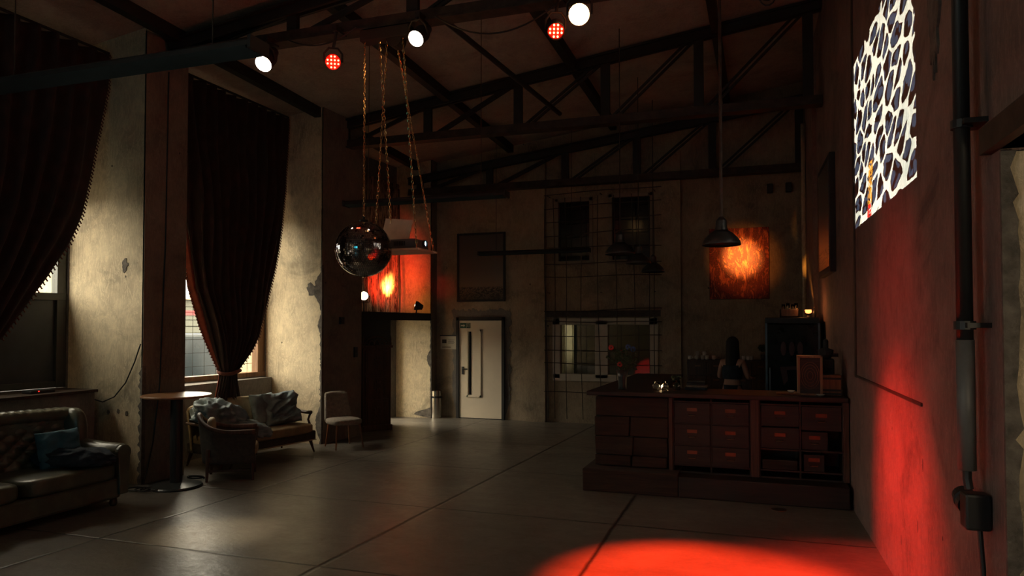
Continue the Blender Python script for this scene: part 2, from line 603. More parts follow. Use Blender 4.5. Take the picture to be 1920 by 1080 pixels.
# right wall with the wide doorway near the camera
mb = MB()
def rbox(ya, yb, za, zb, th=0.55, off=0.0):
    p = [(rw_x(ya) - off, ya), (rw_x(yb) - off, yb), (rw_x(yb) + th, yb), (rw_x(ya) + th, ya)]
    mb.poly(p, (za, zb), 'z')
wallgrid(mb, rbox, -6.5, 14.35, 0, 7.1, [(1.6, 3.78, 0, 2.74)])
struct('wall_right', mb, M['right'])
mb = MB()
mb.box(rw_x(3.78) + 0.012, rw_x(3.78) + 0.54, 3.755, 3.779, 0.0, 2.72)
struct('trim_1', mb, M['jamb'], label='pale bare plaster on the jamb of the doorway at the far right')
# broken plaster edge beside the doorway
random.seed(3)
mb = MB()
z = 0.0
pts = []
while z < 2.74:
    pts.append((rw_x(3.78) + random.uniform(0.02, 0.06), z)); z += random.uniform(0.03, 0.12)
outl = [(rw_x(3.78) - 0.012, 0)] + pts + [(rw_x(3.78) + 0.05, 2.72), (rw_x(3.78) - 0.012, 2.72)]
mb.poly(outl, (3.735, 3.757), 'y')
struct('trim_2', mb, M['brick'], label='ragged broken plaster edge of the doorway')
mb = MB()
mb.poly([(rw_x(3.9) - 0.05, 3.9), (rw_x(1.5) - 0.05, 1.5), (rw_x(1.5) + 0.1, 1.5), (rw_x(3.9) + 0.1, 3.9)], (2.74, 2.86), 'z')
struct('trim_3', mb, M['rust'], label='steel lintel over the doorway at the far right')

# groove outlining the smooth panel on the right wall
mb = MB()
mb.poly([(rw_x(8.22) - 0.012, 8.22), (rw_x(8.13) - 0.012, 8.13), (rw_x(8.13) + 0.02, 8.13), (rw_x(8.22) + 0.02, 8.22)], (1.42, 6.6), 'z')
mb.poly([(rw_x(8.22) - 0.012, 8.22), (rw_x(5.33) - 0.012, 5.33), (rw_x(5.33) + 0.02, 5.33), (rw_x(8.22) + 0.02, 8.22)], (1.425, 1.447), 'z')
struct('trim_4', mb, M['rust'], label='dark recessed line around the smooth panel of the right wall')
# vertical chase near the pipe
mb = MB()
mb.poly([(rw_x(4.36) - 0.01, 4.36), (rw_x(4.27) - 0.01, 4.27), (rw_x(4.27) + 0.02, 4.27), (rw_x(4.36) + 0.02, 4.36)], (1.45, 6.4), 'z')
struct('trim_5', mb, M['rust'], label='dark cable channel beside the black pipe')
# pilaster in the far right corner
mb = MB()
mb.poly([(rw_x(13.2) - 0.06, 13.2), (rw_x(12.0) - 0.06, 12.0), (rw_x(12.0) + 0.1, 12.0), (rw_x(13.2) + 0.1, 13.2)], (0, 6.3), 'z')
struct('trim_6', mb, M['right'], label='shallow pilaster of the right wall behind the fridge')

# back wall
BH = [(-6.14, -5.12, 0.0, 2.07), (-3.96, -3.28, 3.22, 4.46), (-2.86, -2.08, 3.22, 4.49), (-3.96, -2.04, 0.93, 2.02)]
mb = MB()
wallgrid(mb, lambda a, b_, c0, c1: mb.box(a, b_, 14.2, 14.5, c0, c1), -7.7, 1.3, 0, 7.1, BH)
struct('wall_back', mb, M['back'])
mb = MB(); mb.box(-4.60, -4.20, 14.10, 14.2, 0, 5.3)
struct('trim_7', mb, M['back'], label='shallow pilaster left of the wire mesh')
mb = MB(); mb.box(-1.89, -1.51, 14.10, 14.2, 0, 5.3)
struct('trim_8', mb, M['back'], label='shallow pilaster right of the wire mesh')
mb = MB(); mb.box(-4.2, -1.89, 14.12, 14.2, 2.12, 2.24)
struct('trim_9', mb, M['rust'], label='lintel over the white framed window')
# darker render patch round the door
random.seed(11)
mb = MB()
out = []
for x in [(-6.30 + 0.03 * i) for i in range(45)]:
    out.append((x, 2.27 + random.uniform(-0.03, 0.04)))
right = [(-4.98 + random.uniform(-0.03, 0.04), 2.25 - 0.07 * i) for i in range(28)]
poly = out + right + [(-5.10, 0.0), (-5.10, 2.08), (-6.16, 2.08), (-6.16, 0.0)] + [(-6.26 + random.uniform(-0.03, 0.03), 0.4 + 0.09 * i) for i in range(20)]
mb.poly(poly, (14.188, 14.2), 'y')
struct('trim_10', mb, M['render'], label='dark patched render round the door')

# left wall: masonry piers, window wall, parapets
PIERS = [(-7.24, 6.98, 7.61), (-6.90, 10.30, 11.38), (-6.65, 13.94, 14.5), (-7.6, 3.2, 3.9), (-7.9, -0.6, 0.1), (-8.2, -4.2, -3.5)]
wl_x = lambda y: -8.47 + 0.143 * (y - 7.0)
mb = MB()
for i, (px_, ya, yb) in enumerate(PIERS):
    sl = 0.0 if i == 2 else 0.09
    mb.poly([(px_, ya), (px_ + sl * (yb - ya), yb), (-9.0, yb), (-9.0, ya)], (0, 6.2), 'z')
struct('wall_left', mb, M['pier'])
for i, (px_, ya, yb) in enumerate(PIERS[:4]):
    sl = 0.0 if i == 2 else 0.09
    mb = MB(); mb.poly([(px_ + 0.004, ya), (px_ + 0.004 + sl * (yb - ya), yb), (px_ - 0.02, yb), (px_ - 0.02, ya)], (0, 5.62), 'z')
    struct('trim_%d' % (40 + i), mb, M['bare'], label='bare brown masonry face of a window pier, darkened to stand for shade')

WR = -math.atan(0.143)
wemp_loc = (-8.47, 7.0, 0)
def wu(y): return (y - 7.0) / cos(WR)
mb = MB()
WH = [(wu(4.0), wu(6.97), 1.15, 3.6), (wu(7.72), wu(10.29), 1.10, 3.75), (wu(11.42), wu(13.66), 0.06, 2.05)]
wallgrid(mb, lambda a, b_, c0, c1: mb.box(-0.3, 0.0, a, b_, c0, c1), wu(-6.5), wu(14.5), 0, 6.2, WH)
o = struct('wall_window_side', mb, M['render']); o.location = wemp_loc; o.rotation_euler = (0, 0, WR)
mb = MB()
for ya, yb, xr, zt in ((4.0, 6.9, -7.92, 1.12), (7.7, 10.29, -7.87, 1.08)):
    mb.box(wl_x(ya) - 0.0, xr, ya, yb, 0, zt)
struct('trim_11', mb, M['render'], label='grey rendered parapets under the left windows')
mb = MB(); mb.box(-8.55, -7.86, 4.0, 6.9, 1.12, 1.155)
struct('trim_12', mb, M['woodrough'], bevel=0.005, label='window ledge behind the tufted sofa')

# broken plaster along pier edges (bare masonry showing)
def ragged(name, x0, y, z0, z1, wmin, wmax, seed, label, bumps=()):
    random.seed(seed)
    mb = MB()
    z = z0
    pts = []
    while z < z1:
        w = random.uniform(wmin, wmax)
        for bz, bw, bh in bumps:
            if abs(z - bz) < bh:
                w = max(w, bw * (1 - (abs(z - bz) / bh) ** 2) * random.uniform(0.85, 1.1))
        pts.append((x0 - w, z)); z += random.uniform(0.015, 0.05)
    mb.poly([(x0 + 0.008, z0)] + pts + [(x0 + 0.008, z1)], (y - 0.012, y + 0.05), 'y')
    struct(name, mb, M['brick'], label=label)
ragged('trim_13', -7.24, 6.98, 0.0, 1.45, 0.01, 0.06, 5, 'broken plaster at the foot of the first pier')
ragged('trim_14', -6.90, 10.30, 0.0, 2.95, 0.008, 0.035, 6, 'broken plaster edge of the second pier', [(2.55, 0.15, 0.30), (1.95, 0.07, 0.16), (0.35, 0.10, 0.3)])
ragged('trim_15', -6.65, 13.94, 0.0, 2.1, 0.005, 0.03, 8, 'broken plaster edge of the far pier', [(1.25, 0.10, 0.2), (0.1, 0.4, 0.1)])

# bare hole with masonry in the second pier's lit face
def hole(name, x, y, z, rx, rz, seed, label):
    random.seed(seed)
    mb = MB()
    pts = []
    for k in range(22):
        a = 2 * pi * k / 22
        q = random.uniform(0.65, 1.2)
        pts.append((x + rx * q * cos(a), z + rz * q * sin(a)))
    mb.poly(pts, (y - 0.006, y + 0.03), 'y')
    struct(name, mb, M['brick'], label=label)
hole('trim_16', -7.54, 6.98, 2.70, 0.05, 0.085, 2, 'small hole knocked in the first pier')
hole('trim_17', -7.10, 10.30, 2.55, 0.11, 0.10, 4, 'knocked out hole with masonry in the second pier')
for i, (x, z) in enumerate(((-7.78, 0.86), (-7.62, 0.88), (-7.48, 0.86))):
    hole('trim_%d' % (18 + i), x, 6.98, z, 0.022, 0.03, 20 + i, 'small plug hole low on the first pier')

# bare dark patch high on the right wall
random.seed(41)
mb = MB()
pts = []
for k in range(30):
    a = 2 * pi * k / 30
    q = random.uniform(0.7, 1.15)
    pts.append((4.88 + 0.20 * q * cos(a) * (1.0 if sin(a) > 0 else 0.6), 3.80 + 0.36 * q * sin(a)))
mb.poly(pts, (rw_x(4.88) - 0.012, rw_x(4.88) + 0.04), 'x')
struct('trim_24', mb, M['brick'], label='bare dark patch where plaster has fallen high on the right wall')
# rear wall behind the camera with an unseen teal window added for cool fill light
mb = MB()
RH = [(-5.5, -3.7, 2.3, 3.5)]
wallgrid(mb, lambda a, b_, c0, c1: mb.box(a, b_, -6.7, -6.4, c0, c1), -9.2, 1.6, 0, 7.0, RH)
struct('wall_rear', mb, M['pier'])
m, nt, b = new_mat('teal_fill_glass')
tr = N(nt, 'ShaderNodeBsdfTransparent'); tr.inputs[0].default_value = (0.12, 0.42, 0.50, 1)
L(nt, tr.outputs[0], nt.nodes['Material Output'].inputs['Surface'])
M['fill_glass'] = m
e = sempty('window_7', (0, 0, 0))
mb = MB(); mb.box(-5.5, -3.7, -6.56, -6.55, 2.3, 3.5); mb.build('pane', M['fill_glass'], e)
portal((-4.6, -6.38, 2.9), 1.8, 1.2, (0, 1, 0))

# corridor beyond the doorway on the right
mb = MB()
mb.box(4.3, 4.5, 0.2, 5.4, 0, 3.0); mb.box(1.62, 4.5, 5.2, 5.4, 0, 3.0); mb.box(1.62, 4.5, 0.2, 0.4, 0, 3.0); mb.box(1.62, 4.5, 0.2, 5.4, 3.0, 3.1)
struct('wall_corridor', mb, M['jamb'])

# room behind the white window in the back wall
mb = MB()
mb.box(-5.2, -0.8, 18.0, 18.2, -0.2, 3.2); mb.box(-5.4, -5.2, 14.5, 18.2, -0.2, 3.2); mb.box(-0.8, -0.6, 14.5, 18.2, -0.2, 3.2)
mb.box(-5.4, -0.6, 14.5, 18.2, 3.0, 3.2); mb.box(-5.4, -0.6, 14.6, 18.2, -0.2, 0.0)
struct('wall_side_room', mb, M['blackm'])
light('side_room_fill_spot', 'SPOT', (-3.0, 15.3, 2.7), 60, (0.95, 0.88, 0.62), (-4.5, 16.3, 1.5), 0.1, 32, 0.9)  # added spot lamp, not daylight, so the drape shows bright in the pane
mb = MB()
mb.grid(lambda u, v: Vector((-4.80 + 0.62 * u, 16.3 + 0.06 * sin(u * 15) + 0.015 * sin(u * 41), 0.2 + 2.6 * v)), 90, 6)
M['pale_drape'] = plain('pale_drape', (0.62, 0.58, 0.44), 0.9, 0, 0.1)
tag(mb.build('window_drape', M['pale_drape'], None, smooth=True, solid=0.01), 'pale drape glimpsed through the left pane of the white framed window', 'drape')
light('side_room_red_fill', 'SPOT', (-2.9, 15.1, 2.7), 900, (1.0, 0.03, 0.03), (-2.70, 17.95, 0.72), 0.03, 13, 0.3)  # unseen red spot added for the red patch in the right pane
light('corridor_fill', 'POINT', (1.45, 1.9, 1.9), 24, (1.0, 0.8, 0.5), None, 0.15)  # unseen point light added to warm the doorway jamb

# ------------------------------------------------------------------ windows
def win_frame(e, name, boxes, mat, bevel=0.004):
    mb = MB()
    for q in boxes:
        mb.box(*q)
    return mb.build(name, mat, e, bevel=bevel)

# window 1: dark frame, lower half blanked by a dark panel
e = sempty('window_1', wemp_loc, WR)
a, b_ = wu(4.0), wu(6.97)
ux = wu(6.85)
win_frame(e, 'window_frame', [(-0.16, -0.04, a, a + 0.1, 1.16, 3.6), (-0.16, -0.03, ux, b_, 1.16, 3.6), (-0.16, -0.04, a, b_, 3.5, 3.6),
                              (-0.16, -0.04, a, b_, 1.16, 1.24), (-0.16, -0.02, a, b_, 2.27, 2.36), (-0.16, -0.05, -1.62, -1.54, 1.16, 3.6),
                              (-0.16, -0.05, a, b_, 3.05, 3.10)], M['frame_dark'])
mb = MB(); mb.box(-0.12, -0.08, a + 0.1, ux, 1.24, 2.27)
mb.build('blanking_panel', M['tint'], e)['label'] = 'dark blue-grey panel'
mb = MB(); mb.box(-0.105, -0.098, a + 0.1, ux, 2.36, 3.5)
mb.build('pane', M['pane'], e)
portal(Vector(wemp_loc) + Matrix.Rotation(WR, 3, 'Z') @ Vector((0.02, (a + b_) / 2, 2.95)), 2.9, 1.3, (1, -0.143, 0))

# window 2: brown frame with wire grid behind the tied curtain
e = sempty('window_2', wemp_loc, WR)
a, b_ = wu(7.72), wu(10.29)
win_frame(e, 'window_frame', [(-0.16, -0.02, a, a + 0.09, 1.1, 3.75), (-0.16, -0.02, b_ - 0.15, b_, 1.1, 3.75), (-0.16, -0.02, a, b_, 3.65, 3.75),
                              (-0.16, 0.0, a, b_, 1.1, 1.17), (-0.14, -0.04, a, b_, 2.95, 3.01)], M['frame_brown'])
mb = MB(); mb.box(-0.105, -0.098, a + 0.09, b_ - 0.15, 1.17, 3.65)
mb.build('pane', M['pane'], e)
mb = MB()
for k in range(1, 12):
    y = a + k * (b_ - a) / 12
    mb.box(-0.20, -0.195, y - 0.003, y + 0.003, 1.1, 3.75)
for k in range(1, 13):
    z = 1.1 + k * 0.21
    mb.box(-0.206, -0.20, a, b_, z - 0.003, z + 0.003)
mb.build('wire_grid', M['steel'], e)
portal(Vector(wemp_loc) + Matrix.Rotation(WR, 3, 'Z') @ Vector((0.02, (a + b_) / 2, 2.42)), 2.5, 2.6, (1, -0.143, 0))

# window 3: glazed door height opening under the platform
e = sempty('window_3', wemp_loc, WR)
a, b_ = wu(11.42), wu(13.66)
win_frame(e, 'window_frame', [(-0.16, -0.04, a, a + 0.07, 0.06, 2.05), (-0.16, -0.04, b_ - 0.07, b_, 0.06, 2.05), (-0.16, -0.04, a, b_, 1.98, 2.05), (-0.16, -0.04, a, b_, 0.06, 0.13)], M['frame_brown'])
mb = MB(); mb.box(-0.105, -0.098, a + 0.07, b_ - 0.07, 0.13, 1.98)
mb.build('pane', M['pane'], e)
portal(Vector(wemp_loc) + Matrix.Rotation(WR, 3, 'Z') @ Vector((0.02, (a + b_) / 2, 1.05)), 2.2, 1.9, (1, -0.143, 0))

# upper dark windows and the white framed pair in the back wall
for n_, (xa, xb, za, zb) in ((4, BH[1]), (5, BH[2])):
    e = sempty('window_%d' % n_, (0, 0, 0))
    win_frame(e, 'window_frame', [(xa - 0.05, xa + 0.02, 14.17, 14.32, za - 0.05, zb + 0.05), (xb - 0.02, xb + 0.05, 14.17, 14.32, za - 0.05, zb + 0.05),
                                  (xa - 0.05, xb + 0.05, 14.17, 14.32, zb - 0.02, zb + 0.05), (xa - 0.08, xb + 0.08, 14.15, 14.32, za - 0.06, za + 0.02)], M['frame_dim'])
    mb = MB(); mb.box(xa + 0.02, xb - 0.02, 14.26, 14.29, za + 0.02, zb - 0.02)
    mb.build('pane', M['black_pane'], e)
e = sempty('window_6', (0, 0, 0))
win_frame(e, 'window_frame', [(-4.06, -3.90, 14.16, 14.30, 0.88, 2.09), (-2.12, -1.96, 14.16, 14.30, 0.88, 2.09), (-4.06, -1.96, 14.16, 14.30, 1.96, 2.09),
                              (-4.06, -1.96, 14.16, 14.30, 0.84, 0.98), (-3.19, -2.93, 14.16, 14.30, 0.9, 2.05)], M['white_paint'], 0.01)
mb = MB(); mb.box(-3.90, -3.19, 14.24, 14.246, 0.98, 1.96); mb.build('pane', M['pane'], e)
mb = MB(); mb.box(-2.93, -2.12, 14.24, 14.246, 0.98, 1.96); mb.build('pane', M['pane'], e)

# steel door with slit window
e = sempty('door_1', (0, 0, 0))
mb = MB()
mb.box(-6.17, -6.11, 14.14, 14.3, 0, 2.12); mb.box(-5.15, -5.09, 14.14, 14.3, 0, 2.12); mb.box(-6.17, -5.09, 14.14, 14.3, 2.05, 2.12); mb.box(-6.17, -5.09, 14.16, 14.4, 0, 0.015)
mb.build('door_frame', M['steel'], e)
mb = MB(); mb.box(-6.11, -5.15, 14.17, 14.23, 0.012, 2.05)
leaf = mb.build('door_leaf', M['door'], e, bevel=0.004)
mb = MB()
mb.box(-5.93, -5.90, 14.145, 14.17, 0.45, 1.86); mb.box(-5.64, -5.61, 14.145, 14.17, 0.45, 1.86)
mb.box(-5.93, -5.61, 14.145, 14.17, 1.82, 1.86); mb.box(-5.93, -5.61, 14.145, 14.17, 0.45, 0.49)
mb.build('slit_frame', M['door'], leaf)
mb = MB(); mb.box(-5.90, -5.64, 14.162, 14.168, 0.49, 1.82)
mb.build('slit_panel', M['door'], leaf)
mb = MB(); mb.box(-5.875, -5.835, 14.150, 14.163, 0.50, 1.82)
mb.build('slit_pane', M['black_pane'], leaf)
mb = MB()
mb.box(-6.045, -6.00, 14.15, 14.172, 0.92, 1.08)
mb.tube([(-6.02, 14.16, 1.035), (-6.02, 14.11, 1.035), (-5.90, 14.11, 1.035)], 0.012, 8)
mb.build('door_handle', M['black'], e)

# ------------------------------------------------------------------ outside, seen through the left windows
M['siding'] = plain('painted_siding', (0.088, 0.092, 0.076), 0.8, 0, 0.06, 2, obj=False)
M['yard'] = plain('yard_gravel', (0.12, 0.115, 0.10), 0.95, 0, 0.2, 2, obj=False)
M['vanblue'] = plain('blue_grey_van_paint', (0.016, 0.024, 0.030), 0.35)
M['stripe'] = plain('red_stripe_paint', (0.20, 0.008, 0.012), 0.5)
M['conifer'] = plain('pale_conifer', (0.045, 0.05, 0.025), 0.9, 0, 0.4, 10)
mb = MB(); mb.box(-60, -9.25, -30, 60, -0.4, -0.25)
struct('floor_yard', mb, M['yard'])
b0 = thing('shed', 'pale long shed with horizontal siding across the yard, seen through the window', 'building', (-19, 16, -0.25))
mb = MB()
mb.box(-4, -0.05, -16, 16, 0, 3.1)
for k in range(13):
    mb.box(-0.06, 0.0, -16, 16, 0.1 + k * 0.23, 0.30 + k * 0.23)
mb.build('siding', M['siding'], b0)
mb = MB(); mb.box(-4.2, 0.2, -16.2, 16.2, 3.1, 3.3)
mb.build('roof', M['white_card'], b0)
mb = MB(); mb.box(-0.03, 0.03, -16, 16, 2.55, 2.72)
mb.build('fascia_stripe', M['stripe'], b0)
t_ = thing('conifer_tree', 'small pale conifer in the yard behind the window grid', 'tree', (-13.6, 13.3, -0.25))
mb = MB(); mb.tube([(0, 0, 0), (0, 0, 1.75)], 0.04, 6); mb.build('trunk', M['woodrough'], t_)
random.seed(9); mb = MB()
for k in range(150):
    z = 0.2 + random.random() * 1.6
    r = (1.9 - z) * 0.36 + 0.03
    a = random.random() * 2 * pi
    mb.bar((0, 0, z + 0.06), (cos(a) * r, sin(a) * r, z - 0.05), 0.035, 0.05)
mb.build('branches', M['conifer'], t_)
v_ = thing('van', 'blue-grey van parked in the yard, glimpsed right of the tied curtain', 'van', (-13.2, 16.7, -0.25), radians(12))
mb = MB()
mb.poly([(-2.3, 0.35), (2.2, 0.35), (2.3, 0.9), (1.9, 1.15), (1.4, 1.95), (-2.3, 2.0)], (-0.9, 0.9), 'x')
mb.build('body', M['vanblue'], v_, bevel=0.08)
mb = MB()
for y0_, y1_ in ((-2.0, -0.8), (-0.6, 0.4), (0.6, 1.3)):
    mb.box(0.895, 0.91, y0_, y1_, 1.15, 1.75)
mb.build('side_windows', M['black_pane'], v_)
for y in (-1.5, 1.5):
    for s in (-1, 1):
        mb = MB(); mb.lathe([(0.1, -0.12), (0.33, -0.12), (0.36, -0.08), (0.36, 0.08), (0.33, 0.12), (0.1, 0.12)], 20, (s * 0.82, y, 0.36), Matrix.Rotation(pi / 2, 3, 'Y'))
        mb.build('wheel', M['blackm'], v_)

def wbuild(name, mb, mat, parent, **kw):
    """mesh laid out in room coordinates, linked under a placed thing"""
    mt = (Matrix.Translation(parent.location) @ parent.rotation_euler.to_matrix().to_4x4()).inverted()
    bmesh.ops.transform(mb.bm, matrix=mt, verts=mb.bm.verts)
    return mb.build(name, mat, parent, **kw)


# ================================================================== ROOF STEEL
NODES = [-6.9, -5.32, -3.72, -2.3, -0.9, 0.6]
def truss(y, zb, zt0, x0, sl, label):
    t = thing('roof_truss', label, 'roof truss', (-7.0, y, zb - 0.08), 0, 'roof trusses')
    xr = rw_x(y) - 0.01
    zt = lambda x: zt0 + sl * (x - x0)
    mb = MB()
    for s in (-0.07, 0.03):
        mb.poly([(-7.15, zt(-7.15) - 0.07), (xr, zt(xr) - 0.07), (xr, zt(xr) + 0.07), (-7.15, zt(-7.15) + 0.07)], (y + s, y + s + 0.04), 'y')
    mb.poly([(-7.15, zt(-7.15) + 0.05), (xr, zt(xr) + 0.05), (xr, zt(xr) + 0.08), (-7.15, zt(-7.15) + 0.08)], (y - 0.11, y + 0.11), 'y')
    wbuild('top_chord', mb, M['steel'], t)
    mb = MB()
    mb.box(-7.15, xr, y - 0.07, y - 0.03, zb - 0.06, zb + 0.06)
    mb.box(-7.15, xr, y + 0.03, y + 0.07, zb - 0.06, zb + 0.06)
    mb.box(-7.15, xr, y - 0.10, y + 0.10, zb - 0.075, zb - 0.055)
    wbuild('bottom_chord', mb, M['rust'], t)
    for i, x in enumerate(NODES):
        mb = MB(); mb.box(x - 0.07, x + 0.07, y - 0.03, y + 0.03, zb, zt(x))
        wbuild('post', mb, M['steel'], t)
        if i:
            xa = NODES[i - 1]
            mb = MB()
            for s in (-0.05, 0.05):
                mb.bar((xa + 0.1 + s, y, zb), (x - 0.1 + s, y, zt(x) - 0.05), 0.035)
            wbuild('brace', mb, M['steel'], t)
    return t
truss(7.3, 5.40, 5.56, -6.63, 0.125, 'nearest roof truss, carrying the bright stage lamps')
truss(11.0, 5.11, 5.43, -7.0, 0.132, 'middle roof truss crossing the room behind the hanging chains')
truss(13.9, 4.78, 5.09, -6.44, 0.125, 'farthest roof truss, close to the back wall')
for i, x in enumerate((-7.0, -4.95, -2.8, -0.65)):
    mb = MB()
    pr_ = [(x, -6.3), (x, 14.15)]
    vs = []
    for y in (-6.3, 14.15):
        z = ceil_z(x, y)
        vs.append([mb.bm.verts.new(q) for q in ((x - 0.06, y, z - 0.15), (x + 0.06, y, z - 0.15), (x + 0.06, y, z + 0.02), (x - 0.06, y, z + 0.02))])
    for k in range(4):
        mb.bm.faces.new((vs[0][k], vs[0][(k + 1) % 4], vs[1][(k + 1) % 4], vs[1][k]))
    mb.bm.faces.new(vs[0]); mb.bm.faces.new(vs[1][::-1])
    struct('trim_%d' % (30 + i), mb, M['steel'], label='steel purlin running the length of the roof')
# sloping pipe brace from first truss to the second
o = MB(); o.tube([(-3.35, 7.35, 5.35), (-3.0, 10.9, 5.25)], 0.035, 8)
tag(o.build('brace_pipe', M['steel']), 'thin steel pipe brace slanting between the first and middle trusses', 'brace')

# ================================================================== STAGE LAMPS
M['lens_white'] = emit('hot_lamp_lens', (1.0, 0.80, 0.62), 14)
M['lens_amber'] = emit('amber_lamp_lens', (1.0, 0.72, 0.30), 30)
M['led_red'] = emit('red_led', (1.0, 0.22, 0.09), 10)
M['red_face'] = plain('red_lens_plate', (0.55, 0.03, 0.02), 0.35)


def can(label, loc, target, r, ln, kind, hang_z, group='stage lamps on the first truss', name='stage_lamp', cat='stage lamp'):
    t = thing(name, label, cat, loc, 0, group)
    d = (Vector(target) - Vector(loc)).normalized()
    t.rotation_euler = d.to_track_quat('-Z', 'Y').to_euler()
    mb = MB()
    mb.lathe([(r, 0.0), (r * 1.07, 0.0), (r * 1.07, 0.03), (r * 1.02, 0.04), (r * 1.02, ln * 0.55), (r * 0.75, ln * 0.8), (r * 0.6, ln), (0.001, ln)], 24, cap=False)
    mb.build('housing', M['blackm'], t, smooth=False)
    if kind == 'led':
        mb = MB(); mb.lathe([(0.001, 0.025), (r, 0.02)], 24, cap=False)
        mb.build('lens_plate', M['red_face'], t)
        pts = []
        for i in range(4):
            for j in range(4):
                if (i in (0, 3)) and (j in (0, 3)):
                    continue
                pts.append(((i - 1.5) * r * 0.46, (j - 1.5) * r * 0.46))
        for x, y in pts:
            mb = MB(); mb.lathe([(0.001, -0.002), (r * 0.115, 0.0), (r * 0.12, 0.012)], 10, (x, y, 0.008), cap=False)
            mb.build('led', M['led_red'], t)
    else:
        mb = MB(); mb.lathe([(0.001, -0.012), (r * 0.5, -0.008), (r * 0.98, 0.004)], 28, cap=False)
        mb.build('lens', M['lens_white' if kind == 'warm' else 'lens_amber'], t, smooth=True)
    # yoke and hook clamp
    mb = MB()
    rr = r * 1.18
    mb.tube([(rr, 0, ln * 0.3), (rr, rr * 0.9, ln * 0.3 + 0.02), (rr * 0.5, rr * 1.5, ln * 0.3 + 0.04), (-rr * 0.5, rr * 1.5, ln * 0.3 + 0.04), (-rr, rr * 0.9, ln * 0.3 + 0.02), (-rr, 0, ln * 0.3)], 0.012, 6)
    mb.build('yoke', M['steel'], t)
    mt = Matrix.Translation(loc) @ t.rotation_euler.to_matrix().to_4x4()
    top = mt @ Vector((0, rr * 1.5, ln * 0.3 + 0.04))
    mb = MB(); mb.tube([top, Vector((top.x, 7.14, hang_z))], 0.018, 8)
    mb.cbox((top.x, 7.19, hang_z), (0.06, 0.22, 0.07))
    wbuild('hook_clamp', mb, M['steel'], t)
    return t

can('leftmost lit stage lamp on the truss, warm white round lens', (-5.55, 7.05, 5.02), (-4.6, 0.5, -1.5), 0.098, 0.34, 'warm', 5.34)
can('lit warm white stage lamp right of the hanging chains', (-3.56, 7.05, 5.06), (-4.1, 1.0, 0.0), 0.088, 0.32, 'warm', 5.34)
can('amber glowing stage lamp, rightmost on the truss', (-1.74, 7.05, 5.07), (-0.6, 0.5, 2.4), 0.105, 0.32, 'amber', 5.34)
can('red LED spotlight between the leftmost white lamp and the chains', (-4.58, 7.02, 4.92), (-1.0, 1.0, 2.6), 0.085, 0.22, 'led', 5.34, 'red LED spotlights on the first truss', 'led_spotlight', 'spotlight')
can('small red LED spotlight just left of the amber lamp', (-1.98, 7.05, 4.93), (-1.0, 4.2, 2.2), 0.085, 0.22, 'led', 5.34, 'red LED spotlights on the first truss', 'led_spotlight', 'spotlight')

# cables slung along the truss
def cable(label, pts, r=0.008, cat='cable', name='cable', mat='black', sag=None):
    mb = MB()
    if sag is not None:
        a, b_ = Vector(pts[0]), Vector(pts[1])
        pts = [a.lerp(b_, k / 14) - Vector((0, 0, sag * 4 * (k / 14) * (1 - k / 14))) for k in range(15)]
    mb.tube(pts, r, 6)
    return tag(mb.build(name, M[mat]), label, cat)
cable('black cable looping from the white lamp on the truss', [(-3.35, 7.1, 5.30), (-1.9, 7.1, 5.30)], 0.009, sag=0.28)
cable('black cable hanging in a shallow loop left of the chains', [(-5.3, 7.12, 5.32), (-4.35, 7.12, 5.32)], 0.009, sag=0.14)
cable('coiled black cable hanging high beside the right end of the truss', [(0.05 + 0.10 * cos(a), 8.0 + 0.02 * a, 5.55 + 0.16 * sin(a)) for a in [k * 0.4 for k in range(40)]], 0.008)

# hoist block on the truss that the chains hang from
t = thing('chain_hoist', 'dark hoist block on the first truss that the chains hang from', 'hoist', (-4.02, 7.25, 5.26))
mb = MB(); mb.cbox((0, 0, -0.02), (0.62, 0.16, 0.13)); mb.build('bracket', M['blackm'], t, bevel=0.01)
mb = MB(); mb.lathe([(0.03, -0.07), (0.09, -0.07), (0.09, 0.07), (0.03, 0.07)], 16, (0.12, 0, -0.10), Matrix.Rotation(pi / 2, 3, 'X'))
mb.build('pulley', M['steel'], t)

# chains
M['chain'] = plain('chain_steel', (0.65, 0.45, 0.22), 0.25, 0.95, 0.2)
def chain(label, a, b_, group='chains hanging from the hoist', link=0.042):
    a, b_ = Vector(a), Vector(b_)
    d = b_ - a
    n = max(2, int(d.length / link))
    q = d.to_track_quat('Z', 'Y').to_matrix()
    mb = MB()
    for i in range(n):
        c_ = a + d * (i + 0.5) / n
        rot = q @ Matrix.Rotation(pi / 2 * (i % 2), 3, 'Z')
        L2 = link * 0.62
        pts = []
        for k in range(8):
            an = 2 * pi * k / 8
            pts.append(c_ + rot @ Vector((0.011 * cos(an), 0, L2 * sin(an))))
        pts.append(pts[0])
        mb.tube(pts, 0.0042, 4, cap=False)
    o = mb.build('chain', M['chain'])
    return tag(o, label, 'chain', group)
chain('chain holding up the mirror ball, leftmost of the hanging chains', (-4.28, 7.2, 5.2), (-4.28, 7.2, 3.14))
chain('chain slanting down behind the mirror ball to the projector shelf', (-4.12, 7.25, 5.2), (-4.36, 8.03, 2.845))
chain('chain running to the near left corner of the projector shelf', (-3.99, 7.2, 5.2), (-4.34, 7.55, 2.845))
chain('chain just right of the middle one, to the back of the projector shelf', (-3.91, 7.25, 5.2), (-3.80, 8.03, 2.845))
chain('rightmost hanging chain, to the outer corner of the projector shelf', (-3.80, 7.2, 5.2), (-3.79, 7.55, 2.845))

